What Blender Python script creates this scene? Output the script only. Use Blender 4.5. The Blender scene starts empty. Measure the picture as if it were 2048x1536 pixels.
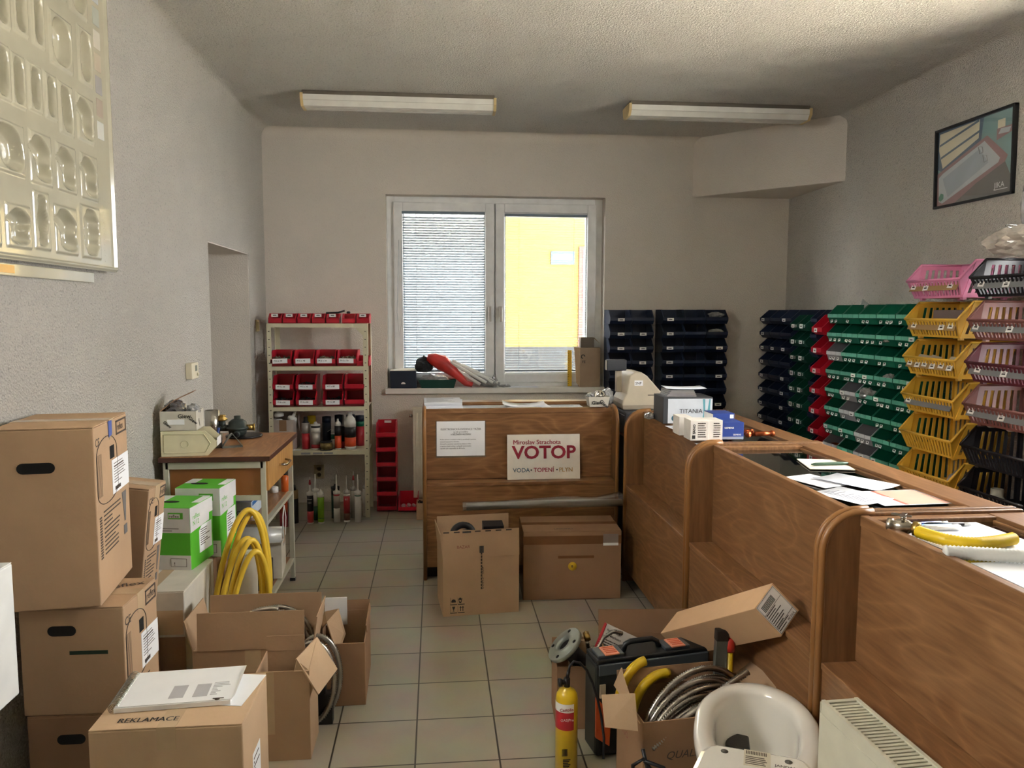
import bpy, bmesh, math, random
from math import pi, sin, cos, radians as rad
from mathutils import Vector, Matrix, Euler
random.seed(7)
S = bpy.context.scene
COL = S.collection
# ---------------------------------------------------------------- camera
F, YAW, PITCH, ROLL = 1547.05, 0.09795807, 0.09243877, 0.00253263
cam = bpy.data.objects.new('camera', bpy.data.cameras.new('camera')); COL.objects.link(cam)
fw = Vector((sin(YAW)*cos(PITCH), cos(YAW)*cos(PITCH), -sin(PITCH)))
r0 = Vector((cos(YAW), -sin(YAW), 0)); u0 = r0.cross(fw)
rr = cos(ROLL)*r0 + sin(ROLL)*u0; uu = -sin(ROLL)*r0 + cos(ROLL)*u0
cam.matrix_world = Matrix.Translation((0.08327, -2.61632, 1.58997)) @ Matrix((rr, uu, -fw)).transposed().to_4x4()
cam.data.sensor_width = 36; cam.data.lens = F/2048*36; cam.data.clip_start = .05
S.camera = cam
# ---------------------------------------------------------------- light and exposure
W = bpy.data.worlds.new('sky'); S.world = W; W.use_nodes = True
wn = W.node_tree.nodes; bg = wn['Background']
sky = wn.new('ShaderNodeTexSky'); sky.sky_type = 'HOSEK_WILKIE'; sky.turbidity = 4
sky.sun_direction = Vector((-.42, -.03, .9)).normalized()
mixc = wn.new('ShaderNodeMix'); mixc.data_type = 'RGBA'; mixc.inputs[0].default_value = .8
mixc.inputs[7].default_value = (1, .975, .94, 1)
W.node_tree.links.new(sky.outputs[0], mixc.inputs[6]); W.node_tree.links.new(mixc.outputs[2], bg.inputs[0])
bg.inputs[1].default_value = 9.0
sun = bpy.data.objects.new('sun', bpy.data.lights.new('sun', 'SUN')); COL.objects.link(sun)
sun.data.energy = 130; sun.data.angle = rad(1); sun.data.color = (1, .95, .86)
sun.rotation_euler = Vector((-.42, -.03, .9)).to_track_quat('Z', 'Y').to_euler()
def portal(name, loc, rot, sx, sy):
    o = bpy.data.objects.new(name, bpy.data.lights.new(name, 'AREA')); COL.objects.link(o)
    o.data.shape = 'RECTANGLE'; o.data.size = sx; o.data.size_y = sy; o.location = loc; o.rotation_euler = rot
    o.data.cycles.is_portal = True
portal('daylight_portal', (.6, 4.3, 1.75), (rad(-90), 0, 0), 1.9, 1.7)
portal('daylight_portal_side', (3.45, .05, 1.95), (0, rad(90), 0), 1.8, 1.7)
portal('daylight_portal_side_b', (-1.95, -1.2, 2.3), (0, rad(-90), 0), 1.0, 1.3)
vs = S.view_settings; vs.view_transform = 'Standard'; vs.look = 'None'; vs.gamma = 1; vs.exposure = 2.2; vs.use_curve_mapping = False
try:
    S.cycles.use_denoising = True; S.cycles.max_bounces = 10; S.cycles.diffuse_bounces = 6; S.cycles.transparent_max_bounces = 16
    S.cycles.sample_clamp_indirect = 8; S.cycles.caustics_reflective = False; S.cycles.caustics_refractive = False
except Exception: pass
# ---------------------------------------------------------------- materials
def H(h):
    h = h.lstrip('#'); v = [int(h[i:i+2], 16)/255 for i in (0, 2, 4)]
    return tuple((c/12.92 if c <= .04045 else ((c+.055)/1.055)**2.4) for c in v) + (1,)
MATS = {}
def mat(name, color='#888888', rough=.5, metal=0, spec=.5, var=.06, vscale=12, bump=0, bscale=80, alpha=1, trans=0, coat=0, emit=0):
    if name in MATS: return MATS[name]
    m = bpy.data.materials.new(name); m.use_nodes = True; MATS[name] = m
    n, l = m.node_tree.nodes, m.node_tree.links
    b = n['Principled BSDF']; c = H(color) if isinstance(color, str) else color
    b.inputs['Roughness'].default_value = rough; b.inputs['Metallic'].default_value = metal
    b.inputs['Specular IOR Level'].default_value = spec; b.inputs['Alpha'].default_value = alpha
    b.inputs['Transmission Weight'].default_value = trans; b.inputs['Coat Weight'].default_value = coat
    m.diffuse_color = c
    tc = n.new('ShaderNodeTexCoord'); nz = n.new('ShaderNodeTexNoise'); nz.inputs['Scale'].default_value = vscale; nz.inputs['Detail'].default_value = 5
    l.new(tc.outputs['Object'], nz.inputs['Vector'])
    rp = n.new('ShaderNodeValToRGB'); l.new(nz.outputs['Fac'], rp.inputs[0])
    rp.color_ramp.elements[0].position = .3; rp.color_ramp.elements[1].position = .7
    rp.color_ramp.elements[0].color = tuple(x*(1-var) for x in c[:3]) + (1,)
    rp.color_ramp.elements[1].color = tuple(min(1, x*(1+var)) for x in c[:3]) + (1,)
    l.new(rp.outputs[0], b.inputs['Base Color'])
    if bump:
        nb = n.new('ShaderNodeTexNoise'); nb.inputs['Scale'].default_value = bscale; nb.inputs['Detail'].default_value = 4
        l.new(tc.outputs['Object'], nb.inputs['Vector'])
        bp = n.new('ShaderNodeBump'); bp.inputs['Strength'].default_value = bump; bp.inputs['Distance'].default_value = .01
        l.new(nb.outputs['Fac'], bp.inputs['Height']); l.new(bp.outputs[0], b.inputs['Normal'])
    return m
def glassmat(name, tint='#ffffff', refl=.08, rough=.02):
    if name in MATS: return MATS[name]
    m = bpy.data.materials.new(name); m.use_nodes = True; MATS[name] = m
    n, l = m.node_tree.nodes, m.node_tree.links; n.remove(n['Principled BSDF'])
    t = n.new('ShaderNodeBsdfTransparent'); t.inputs[0].default_value = H(tint)
    g = n.new('ShaderNodeBsdfGlossy'); g.inputs['Roughness'].default_value = rough
    lw = n.new('ShaderNodeLayerWeight'); lw.inputs[0].default_value = .5
    pw = n.new('ShaderNodeMath'); pw.operation = 'POWER'; pw.inputs[1].default_value = 3.5; l.new(lw.outputs['Facing'], pw.inputs[0])
    mp = n.new('ShaderNodeMapRange'); mp.inputs[3].default_value = refl; mp.inputs[4].default_value = .95
    l.new(pw.outputs[0], mp.inputs[0])
    mx = n.new('ShaderNodeMixShader'); l.new(mp.outputs[0], mx.inputs[0]); l.new(t.outputs[0], mx.inputs[1]); l.new(g.outputs[0], mx.inputs[2])
    l.new(mx.outputs[0], n['Material Output'].inputs[0])
    return m
def plaster(name, color, strength, scale, speck_shade=.25):
    m = mat(name, color, rough=.95, spec=.15, var=.03, vscale=3)
    n, l = m.node_tree.nodes, m.node_tree.links; b = n['Principled BSDF']
    tc = n.new('ShaderNodeTexCoord')
    v = n.new('ShaderNodeTexVoronoi'); v.inputs['Scale'].default_value = scale; l.new(tc.outputs['Object'], v.inputs['Vector'])
    z = n.new('ShaderNodeTexNoise'); z.inputs['Scale'].default_value = scale*.8; z.inputs['Detail'].default_value = 6; z.inputs['Roughness'].default_value = .65
    l.new(tc.outputs['Object'], z.inputs['Vector'])
    big = n.new('ShaderNodeTexNoise'); big.inputs['Scale'].default_value = 2.2; l.new(tc.outputs['Object'], big.inputs['Vector'])
    a = n.new('ShaderNodeMath'); a.operation = 'MULTIPLY_ADD'; a.inputs[1].default_value = .5
    l.new(v.outputs['Distance'], a.inputs[0]); l.new(z.outputs['Fac'], a.inputs[2])
    bp = n.new('ShaderNodeBump'); bp.inputs['Strength'].default_value = strength; bp.inputs['Distance'].default_value = .02
    l.new(a.outputs[0], bp.inputs['Height']); l.new(bp.outputs[0], b.inputs['Normal'])
    # speckle shading of the rough render, put into the colour
    r2 = n.new('ShaderNodeValToRGB'); r2.color_ramp.elements[0].position = .30; r2.color_ramp.elements[1].position = .44
    r2.color_ramp.elements[0].color = (1-speck_shade,)*3+(1,); r2.color_ramp.elements[1].color = (1, 1, 1, 1)
    l.new(z.outputs['Fac'], r2.inputs[0])
    mx = n.new('ShaderNodeMix'); mx.data_type = 'RGBA'; mx.blend_type = 'MULTIPLY'; mx.inputs[0].default_value = 1
    src = b.inputs['Base Color'].links[0].from_socket
    l.new(src, mx.inputs[6]); l.new(r2.outputs[0], mx.inputs[7]); l.new(mx.outputs[2], b.inputs['Base Color'])
    return m
def woodmat(name, c1, c2, axis='X', rough=.38, scale=1.0):
    if name in MATS: return MATS[name]
    m = mat(name, c1, rough=rough, spec=.45); n, l = m.node_tree.nodes, m.node_tree.links; b = n['Principled BSDF']
    tc = n.new('ShaderNodeTexCoord'); mp = n.new('ShaderNodeMapping'); l.new(tc.outputs['Object'], mp.inputs[0])
    k = {'X': (1, 4, 4), 'Y': (4, 1, 4), 'Z': (4, 4, .6)}[axis]
    mp.inputs['Scale'].default_value = tuple(q*scale for q in k)
    z = n.new('ShaderNodeTexNoise'); z.inputs['Scale'].default_value = 1.1; z.inputs['Detail'].default_value = 1.5; z.inputs['Distortion'].default_value = .6; l.new(mp.outputs[0], z.inputs['Vector'])
    ml = n.new('ShaderNodeMath'); ml.operation = 'MULTIPLY'; ml.inputs[1].default_value = 26; l.new(z.outputs['Fac'], ml.inputs[0])
    fr = n.new('ShaderNodeMath'); fr.operation = 'PINGPONG'; fr.inputs[1].default_value = 1; l.new(ml.outputs[0], fr.inputs[0])
    pw = n.new('ShaderNodeMath'); pw.operation = 'POWER'; pw.inputs[1].default_value = 3; l.new(fr.outputs[0], pw.inputs[0])
    fine = n.new('ShaderNodeTexNoise'); fine.inputs['Scale'].default_value = 9; fine.inputs['Detail'].default_value = 7
    mp2 = n.new('ShaderNodeMapping'); mp2.inputs['Scale'].default_value = {'X': (.9, 9, 9), 'Y': (9, .9, 9), 'Z': (9, 9, .9)}[axis]
    l.new(tc.outputs['Object'], mp2.inputs[0]); l.new(mp2.outputs[0], fine.inputs['Vector'])
    ad = n.new('ShaderNodeMath'); ad.operation = 'MULTIPLY_ADD'; ad.inputs[1].default_value = .35
    l.new(pw.outputs[0], ad.inputs[0]); l.new(fine.outputs['Fac'], ad.inputs[2])
    rp = n.new('ShaderNodeValToRGB'); rp.color_ramp.elements[0].position = .3; rp.color_ramp.elements[1].position = 1
    rp.color_ramp.elements[0].color = H(c1); rp.color_ramp.elements[1].color = H(c2)
    l.new(ad.outputs[0], rp.inputs[0]); l.new(rp.outputs[0], b.inputs['Base Color'])
    return m
M_wall = plaster('wall_render_coarse', '#dcd8cf', 1.0, 120, .38)
M_wallb = plaster('wall_render_fine', '#ddd6cc', .35, 130, .08)
M_ceil = plaster('ceiling_render', '#dedbd4', 1.0, 105, .42)
M_white = mat('white_plastic', '#f2f2ee', .35)
M_print = mat('dark_print', '#2a2826', .7)
M_paper = mat('paper', '#eef0f2', .8, var=.02)
M_card = mat('cardboard', '#b29577', .85, spec=.2, var=.05, vscale=6, bump=.08, bscale=60)
M_card2 = mat('cardboard_pale', '#c4a889', .85, spec=.2, var=.05, vscale=6, bump=.08, bscale=60)
M_card3 = mat('cardboard_brown', '#96765a', .85, spec=.2, var=.06, vscale=6, bump=.08, bscale=60)
M_tape = mat('brown_tape', '#7a5638', .25, spec=.6)
M_taper = mat('clear_tape', '#c4ab8a', .15, spec=.7)
M_dark = mat('black_gap', '#0c0b0a', .9)
M_black = mat('black_plastic', '#15171b', .4)
M_steel = mat('steel', '#b9b6ae', .25, metal=1, vscale=40)
M_brass = mat('brass', '#b89a58', .3, metal=1, vscale=40)
M_nickel = mat('nickel', '#b5ada0', .25, metal=1, vscale=40)
M_cream = mat('cream_enamel', '#d8d2b8', .45)
M_wood = woodmat('oak_laminate', '#6f4c2e', '#9a704a', 'X')
M_woodY = woodmat('oak_laminate_long', '#6f4c2e', '#9a704a', 'Y')
M_woodZ = woodmat('oak_laminate_upright', '#6b4a2e', '#8a6440', 'Z')
M_edge = mat('oak_edge_band', '#8f6337', .35)
M_glass = glassmat('window_glass')
M_cglass = glassmat('counter_glass', '#c9d6d0', .2)
M_film = glassmat('clear_polythene', '#e6e8e8', .25, .2)
# ---------------------------------------------------------------- mesh helpers
class MB:
    def __init__(s): s.v = []; s.f = []; s.m = []; s.mi = 0; s.sm = []; s.smooth = False
    def add(s, vs, fs, M=None):
        o = len(s.v)
        for p in vs:
            p = Vector(p); s.v.append(M @ p if M else p)
        for f in fs: s.f.append([o+i for i in f]); s.m.append(s.mi); s.sm.append(s.smooth)
        return s
    def box(s, x0, x1, y0, y1, z0, z1, M=None):
        vs = [(x0,y0,z0),(x1,y0,z0),(x1,y1,z0),(x0,y1,z0),(x0,y0,z1),(x1,y0,z1),(x1,y1,z1),(x0,y1,z1)]
        return s.add(vs, [(0,3,2,1),(4,5,6,7),(0,1,5,4),(1,2,6,5),(2,3,7,6),(3,0,4,7)], M)
    def prism(s, pts, a0, a1, plane='xz', M=None):   # polygon extruded along the missing axis
        n = len(pts)
        def P(p, a): return {'xz': (p[0], a, p[1]), 'xy': (p[0], p[1], a), 'yz': (a, p[0], p[1])}[plane]
        vs = [P(p, a0) for p in pts] + [P(p, a1) for p in pts]
        fs = [list(range(n))[::-1], [n+i for i in range(n)]] + [(i, (i+1) % n, n+(i+1) % n, n+i) for i in range(n)]
        return s.add(vs, fs, M)
    def tube(s, path, r, n=10, closed=False, cap=True, M=None, rfun=None):
        path = [Vector(p) for p in path]; N = len(path); vs = []; fs = []
        up = None; sm = s.smooth; s.smooth = True
        for i, p in enumerate(path):
            if closed: t = path[(i+1) % N] - path[i-1]
            else: t = path[min(i+1, N-1)] - path[max(i-1, 0)]
            t = t.normalized() if t.length > 1e-9 else Vector((0, 0, 1))
            if up is None: up = t.orthogonal().normalized()
            else:
                up = up - t*up.dot(t); up = up.normalized() if up.length > 1e-6 else t.orthogonal().normalized()
            w = t.cross(up); R = rfun(i) if rfun else r
            for k in range(n): a = 2*pi*k/n; vs.append(p + R*(cos(a)*up + sin(a)*w))
        for i in range(N if closed else N-1):
            j = (i+1) % N
            for k in range(n): fs.append((i*n+k, i*n+(k+1) % n, j*n+(k+1) % n, j*n+k))
        if cap and not closed: fs += [list(range(n))[::-1], [(N-1)*n+k for k in range(n)]]
        s.add(vs, fs, M); s.smooth = sm; return s
    def lathe(s, prof, n=24, M=None, cap=True):   # [(r,z)]
        vs = []; fs = []; sm = s.smooth; s.smooth = True
        for r, z in prof:
            for k in range(n): a = 2*pi*k/n; vs.append((r*cos(a), r*sin(a), z))
        for i in range(len(prof)-1):
            for k in range(n): fs.append((i*n+k, i*n+(k+1) % n, (i+1)*n+(k+1) % n, (i+1)*n+k))
        if cap: fs += [list(range(n))[::-1], [(len(prof)-1)*n+k for k in range(n)]]
        s.add(vs, fs, M); s.smooth = sm; return s
    def cyl(s, p0, p1, r, n=16): return s.tube([p0, p1], r, n)
    def quad(s, a, b, c, d, M=None): return s.add([a, b, c, d], [(0, 1, 2, 3)], M)
    def sheet(s, a, b, c, d, t=.002):   # thin slab over a quad
        a, b, c, d = map(Vector, (a, b, c, d)); n = (b-a).cross(d-a).normalized()*t
        return s.add([a, b, c, d, a+n, b+n, c+n, d+n], [(3,2,1,0),(4,5,6,7),(0,1,5,4),(1,2,6,5),(2,3,7,6),(3,0,4,7)])
    def mesh(s, name):
        me = bpy.data.meshes.new(name); me.from_pydata(s.v, [], s.f)
        for p, mi, sm in zip(me.polygons, s.m, s.sm): p.material_index = mi; p.use_smooth = sm
        me.update(); return me
    def build(s, name, mats, parent=None, loc=None, rot=None, bevel=0):
        me = s.mesh(name)
        for m in (mats if isinstance(mats, (list, tuple)) else [mats]): me.materials.append(m)
        return put(name, me, parent, loc, rot, bevel)
def put(name, me, parent=None, loc=None, rot=None, bevel=0):
    o = bpy.data.objects.new(name, me); COL.objects.link(o)
    if parent: o.parent = parent
    if loc is not None: o.location = loc
    if rot is not None: o.rotation_euler = rot if isinstance(rot, (tuple, list)) else (0, 0, rot)
    if bevel:
        b = o.modifiers.new('bevel', 'BEVEL'); b.width = bevel; b.segments = 2; b.limit_method = 'ANGLE'
    return o
def tag(o, label, cat, group=None, kind=None):
    if label: o['label'] = label
    if cat: o['category'] = cat
    if group: o['group'] = group
    if kind: o['kind'] = kind
    return o
def thing(name, label, cat, loc=(0, 0, 0), rot=0, group=None):
    o = bpy.data.objects.new(name, None); COL.objects.link(o); o.location = loc
    o.rotation_euler = rot if isinstance(rot, (tuple, list, Euler)) else (0, 0, rot)
    o.empty_display_size = .1
    return tag(o, label, cat, group)
def struct(o): o['kind'] = 'structure'; return o
TXT = {}
def text(s, size, m, parent, loc, rot=(0, 0, 0), bold=0, align='LEFT', name='lettering', sx=1, shear=0):
    dbl = 'M' in s and bold > 0
    if dbl: bold = 0
    key = (s, bold, align, shear, dbl)
    if key not in TXT:
        cu = bpy.data.curves.new('txt', 'FONT'); cu.body = s; cu.size = 1; cu.offset = bold; cu.align_x = align; cu.shear = shear
        cu.resolution_u = 3; cu.extrude = .002
        t = bpy.data.objects.new('txt', cu); COL.objects.link(t)
        bpy.context.view_layer.update()
        TXT[key] = bpy.data.meshes.new_from_object(t.evaluated_get(bpy.context.evaluated_depsgraph_get()))
        bpy.data.objects.remove(t)
        if dbl:
            bm = bmesh.new(); bm.from_mesh(TXT[key]); g = bmesh.ops.duplicate(bm, geom=bm.verts[:]+bm.edges[:]+bm.faces[:])
            for v in [e for e in g['geom'] if isinstance(e, bmesh.types.BMVert)]: v.co.x += .035; v.co.z += .0007
            bm.to_mesh(TXT[key]); bm.free()
    me = TXT[key].copy(); me.name = name; me.materials.clear(); me.materials.append(m)
    o = put(name, me, parent, loc, rot); o.scale = (size*sx, size, size*.15 if size > .02 else .15*size)
    return o
def scribble(mb, x0, z0, w, n, h, seed=0):   # rows of tiny print, as thin bars in the local xz plane facing -y
    R = random.Random(seed)
    for i in range(n):
        x = x0; z = z0 - i*h
        while x < x0 + w*(.75+.25*R.random()):
            L = R.uniform(.06, .2)*w; L = min(L, x0+w-x)
            if L > .002: mb.box(x, x+L, -.0006, 0, z-h*.28, z+h*.12)
            x += L + .02*w
def clone(o, parent=None):
    c = o.copy(); COL.objects.link(c)
    if parent: c.parent = parent
    for ch in [k for k in o.children]: clone(ch, c)
    return c
# ================================================================ the room
XL, XR, YB, YF, HZ = -1.293, 3.11, 3.88, -4.6, 3.05
m = bpy.data.materials.new('floor_tiles'); m.use_nodes = True
n, l = m.node_tree.nodes, m.node_tree.links; b = n['Principled BSDF']
tc = n.new('ShaderNodeTexCoord'); br = n.new('ShaderNodeTexBrick'); l.new(tc.outputs['Object'], br.inputs['Vector'])
br.offset = 0; br.inputs['Scale'].default_value = 1; br.inputs['Brick Width'].default_value = .3; br.inputs['Row Height'].default_value = .3
br.inputs['Mortar Size'].default_value = .0034; br.inputs['Mortar Smooth'].default_value = .15
br.inputs['Color1'].default_value = H('#a59e8d'); br.inputs['Color2'].default_value = H('#9c9584'); br.inputs['Mortar'].default_value = H('#3f392d')
nz = n.new('ShaderNodeTexNoise'); nz.inputs['Scale'].default_value = 5; nz.inputs['Detail'].default_value = 8; l.new(tc.outputs['Object'], nz.inputs['Vector'])
mx = n.new('ShaderNodeMix'); mx.data_type = 'RGBA'; mx.blend_type = 'SOFT_LIGHT'; mx.inputs[0].default_value = .35
l.new(br.outputs['Color'], mx.inputs[6]); l.new(nz.outputs['Color'], mx.inputs[7]); l.new(mx.outputs[2], b.inputs['Base Color'])
rm = n.new('ShaderNodeMapRange'); rm.inputs[3].default_value = .24; rm.inputs[4].default_value = .42; l.new(nz.outputs['Fac'], rm.inputs[0]); l.new(rm.outputs[0], b.inputs['Roughness'])
bp = n.new('ShaderNodeBump'); bp.invert = True; bp.inputs['Strength'].default_value = .5; bp.inputs['Distance'].default_value = .003
l.new(br.outputs['Fac'], bp.inputs['Height']); l.new(bp.outputs[0], b.inputs['Normal'])
M_floor = m
struct(MB().box(XL-.6, XR+.1, YF-.2, YB+.2, -.1, 0).build('floor', M_floor))
struct(MB().box(XL-.6, XR+.35, YF-.4, YB+.4, HZ, HZ+.2).build('ceiling', M_ceil))
w = MB()   # side wall with the passage opening
w.box(XL-.5, XL, -.6, 2.30, 0, HZ); w.box(XL-.5, XL, YF, -1.8, 0, HZ); w.box(XL-.5, XL, -1.8, -.6, 0, 1.85); w.box(XL-.5, XL, -1.8, -.6, 2.75, HZ); w.box(XL-.5, XL, 3.33, YB+.35, 0, HZ); w.box(XL-.5, XL, 2.30, 3.33, 2.018, HZ); w.box(XL-.6, XL-.5, 2.2, 3.5, 0, 2.2)
struct(w.build('wall_left', M_wall))
struct(MB().box(XL-.5, XL-.004, 3.320, 3.331, 0, 2.010).build('trim_5', M_wallb)); struct(MB().box(XL-.5, XL-.004, 2.301, 3.329, 2.010, 2.019).build('trim_6', M_wallb))
w = MB(); w.box(XR, XR+.3, .85, YB+.35, 0, HZ); w.box(XR, XR+.3, YF, -.7, 0, HZ); w.box(XR, XR+.3, -.7, .85, 0, 1.1); w.box(XR, XR+.3, -.7, .85, 2.8, HZ)
struct(w.build('wall_right', M_wall))
w = MB(); X0, X1, Z0, Z1 = -.32, 1.506, .93, 2.548
w.box(XL, X0, YB, YB+.34, 0, HZ); w.box(X1, XR, YB, YB+.34, 0, HZ); w.box(X0, X1, YB, YB+.34, 0, Z0); w.box(X0, X1, YB, YB+.34, Z1, HZ)
struct(w.build('wall_back', M_wallb))
struct(MB().box(XL-.5, XR+.3, YF-.3, YF, 0, HZ).build('wall_front', M_wall))
struct(MB().box(XL-.6, XR+.35, 2.2, YB+.34, HZ+.2, 9).build('sky_block_storey', mat('sky_block_render', '#b5b0a6', .9)))  # unseen upper storey, added to cut sky and sun on the facades outside
# rounded corner between wall and ceiling
def cove(name, p0, p1, inward, mat_, r=.07):
    mb = MB(); mb.smooth = True; pts = []
    iv = Vector(inward); k = 8
    for P in (Vector(p0), Vector(p1)):
        for i in range(k+1):
            a = pi/2*i/k; pts.append(P + iv*(r - r*cos(a)) + Vector((0, 0, -r + r*sin(a))) )
    fs = [(i, i+1, k+2+i, k+1+i) for i in range(k)]
    mb.add(pts, fs); struct(mb.build(name, mat_))
cove('trim_1', (XL, YF, HZ), (XL, YB, HZ), (1, 0, 0), M_wall); cove('trim_2', (XL, YB, HZ), (2.3, YB, HZ), (0, -1, 0), M_wallb)
cove('trim_3', (XR, YF, HZ), (XR, 3.0, HZ), (-1, 0, 0), M_wall)
# boxed in corner under the ceiling, cut diagonally
struct(MB().prism([(2.247, YB+.01), (XR+.01, 2.955), (XR+.01, YB+.01)], 2.565, HZ+.01, 'xy').build('beam', M_wallb, bevel=.012))
# ---------------------------------------------------------------- window
M_pvc = mat('white_window_frame', '#eceeee', .3)
f = MB(); Yw = 3.99
f.box(X0, X0+.065, Yw, Yw+.07, Z0, Z1); f.box(X1-.065, X1, Yw, Yw+.07, Z0, Z1); f.box(X0+.065, X1-.065, Yw, Yw+.07, Z1-.055, Z1); f.box(X0+.065, X1-.065, Yw, Yw+.07, Z0, Z0+.075); f.box(.565, .60, Yw+.01, Yw+.06, Z0+.05, Z1-.05)
win = struct(f.build('window_1', M_pvc, bevel=.004))
def sash(xa, xb):
    za, zb = .99, 2.50; g = .075
    s_ = MB(); y0, y1 = Yw-.03, Yw+.045
    s_.box(xa, xa+g, y0, y1, za, zb); s_.box(xb-g, xb, y0, y1, za, zb); s_.box(xa+g, xb-g, y0, y1, zb-g, zb); s_.box(xa+g, xb-g, y0, y1, za, za+g)
    s_.build('window_sash', M_pvc, win, bevel=.006)
    s2 = MB(); e = .012; y2 = Yw-.005   # glazing bead
    s2.box(xa+g, xa+g+e, y2, y2+.02, za+g, zb-g); s2.box(xb-g-e, xb-g, y2, y2+.02, za+g, zb-g); s2.box(xa+g+e, xb-g-e, y2, y2+.02, zb-g-e, zb-g); s2.box(xa+g+e, xb-g-e, y2, y2+.02, za+g, za+g+e)
    s2.build('glazing_bead', M_pvc, win)
    MB().box(xa+g, xb-g, Yw+.02, Yw+.024, za+g, zb-g).build('window_pane', M_glass, win)
sash(-.262, .577); sash(.588, 1.448)
M_handle = mat('brushed_handle', '#c9c6c0', .3, metal=.6)
for x in (.537, .630):
    h = MB(); h.box(x-.014, x+.014, Yw-.042, Yw-.03, 1.55, 1.64); h.cyl((x, Yw-.03, 1.615), (x, Yw-.075, 1.615), .009); h.box(x-.011, x+.011, Yw-.088, Yw-.070, 1.51, 1.632)
    h.build('window_handle', M_handle, win, bevel=.003)
struct(MB().box(-.34, 1.53, 3.84, Yw+.01, .93-.02, .957).build('trim_4', mat('sill_white', '#e9e6df', .35), bevel=.005))
def blind(xa, xb, zt, zb, tilt, label):
    t = thing('venetian_blind', label, 'blind', ((xa+xb)/2, Yw-.012, zb))
    M_sl = mat('blind_slat', '#74828e', .45, var=.01); w_ = (xb-xa)/2; hgt = zt-zb
    MB().box(-w_, w_, -.018, .014, hgt-.022, hgt).build('headrail', M_sl, t, bevel=.002)
    sl = MB(); N = int((hgt-.035)/.0212); dy, dz = .0125*cos(tilt), .0125*sin(tilt)
    for i in range(N):
        z = .018+i*.0212
        sl.add([(-w_, -dy, z-dz), (w_, -dy, z-dz), (w_, 0, z+.0012), (-w_, 0, z+.0012), (-w_, dy, z+dz), (w_, dy, z+dz)], [(0, 1, 2, 3), (3, 2, 5, 4)])
    sl.build('slats', M_sl, t)
    MB().box(-w_, w_, -.012, .012, 0, .012).build('bottom_rail', M_sl, t, bevel=.002)
    for x in (-w_*.66, w_*.68):
        MB().cyl((x, -.013, 0), (x, -.013, hgt-.02), .0012, 5).build('ladder_cord', M_sl, t)
    return t
bl = blind(-.196, .497, 2.425, 1.085, rad(40), 'white venetian blind with nearly closed slats on the sash beside the metal shelf')
blind(.667, 1.368, 2.415, 1.085 , rad(6), 'white venetian blind with open slats, yellow building showing through it')
MB().tube([(-.37, -.04, 1.1), (-.39, -.05, .5), (-.37, -.045, .28), (-.345, -.04, .5), (-.35, -.04, 1.1)], .0015, 5).build('pull_cord', MATS['blind_slat'], bl)
# ---------------------------------------------------------------- outside
M_yel = mat('yellow_render', '#5d4f24', .9, var=.05, vscale=1, bump=.2, bscale=30)
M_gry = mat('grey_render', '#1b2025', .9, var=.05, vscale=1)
b_ = thing('building', 'yellow rendered building with a blue sign seen through the open blind', 'building', (4.0, 11.0, 0))
MB().box(-2.78, 3.5, 0, 4, .98, 10).build('facade', M_yel, b_)
MB().box(-2.78, 3.5, -.05, 4, -.6, .98).build('plinth', M_gry, b_)
MB().box(-1.9, -1.48, -.03, 0, 2.43, 2.66).build('sign', mat('blue_sign', '#062a3e', .5), b_)
MB().box(-1.86, -1.52, -.034, -.03, 2.52, 2.6).build('sign_lettering', M_paper, b_)
d_ = MB(); d_.box(-1.4, -.5, -.04, .02, .98, 2.75); d_.build('door_frame', mat('maroon_frame', '#4a1f1c', .6), b_)
MB().box(-1.33, -.57, -.05, .0, 1.0, 2.68).build('door_leaf', mat('pale_door', '#2f343d', .5), b_)
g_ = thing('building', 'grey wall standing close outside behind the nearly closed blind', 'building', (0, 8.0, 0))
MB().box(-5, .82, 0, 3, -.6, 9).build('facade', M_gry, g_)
struct(MB().box(-4, 6, YB+.36, 7.2, -.6, -.55).build('path', mat('bounce_paving', '#d5d0c4', .9, bump=.2)))  # unseen pale strip, added to bounce sun up through the window
struct(MB().box(-14, 16, YB+.45, 30, -.7, -.6).build('ground', mat('asphalt', '#33322f', .95, bump=.3)))
struct(MB().box(XR+.4, 16, -14, YB+.4, -.7, -.6).build('ground', mat('concrete_yard', '#4a4843', .95, bump=.3)))
struct(MB().box(6.2, 15.5, -8, 4, -.6, -.56).build('path', mat('yard_bounce_paving', '#8b877e', .9, bump=.2))); struct(MB().box(-14, XL-.4, -12, 4, -.7, -.6).build('ground', MATS['concrete_yard'])); struct(MB().box(-13, -4.2, -8, 4, -.6, -.56).build('path', MATS['bounce_paving']))  # pale strips added out of view to bounce sun onto the ceiling
# side window out of view, added to let in fill daylight
f = MB()
for a, b2 in ((-.7, -.63), (.04, .12), (.78, .85)): f.box(XR+.12, XR+.19, a, b2, .95, 2.8)
f.box(XR+.12, XR+.19, -.7, .85, 1.1, 1.17); f.box(XR+.12, XR+.19, -.7, .85, 2.73, 2.8)
w2 = struct(f.build('fill_window_a', M_pvc)); MB().box(XR+.15, XR+.154, -.67, .82, 1.13, 2.77).build('window_pane', M_glass, w2)
f = MB()  # second window added out of view, fill light for the opposite wall
for a, b2 in ((-1.8, -1.73), (-1.24, -1.16), (-.67, -.6)): f.box(XL-.35, XL-.28, a, b2, 1.85, 2.75)
f.box(XL-.35, XL-.28, -1.8, -.6, 1.85, 1.92); f.box(XL-.35, XL-.28, -1.8, -.6, 2.68, 2.75)
w3 = struct(f.build('fill_window_b', M_pvc)); MB().box(XL-.32, XL-.316, -1.77, -.63, 1.88, 2.72).build('window_pane', M_glass, w3)
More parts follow.
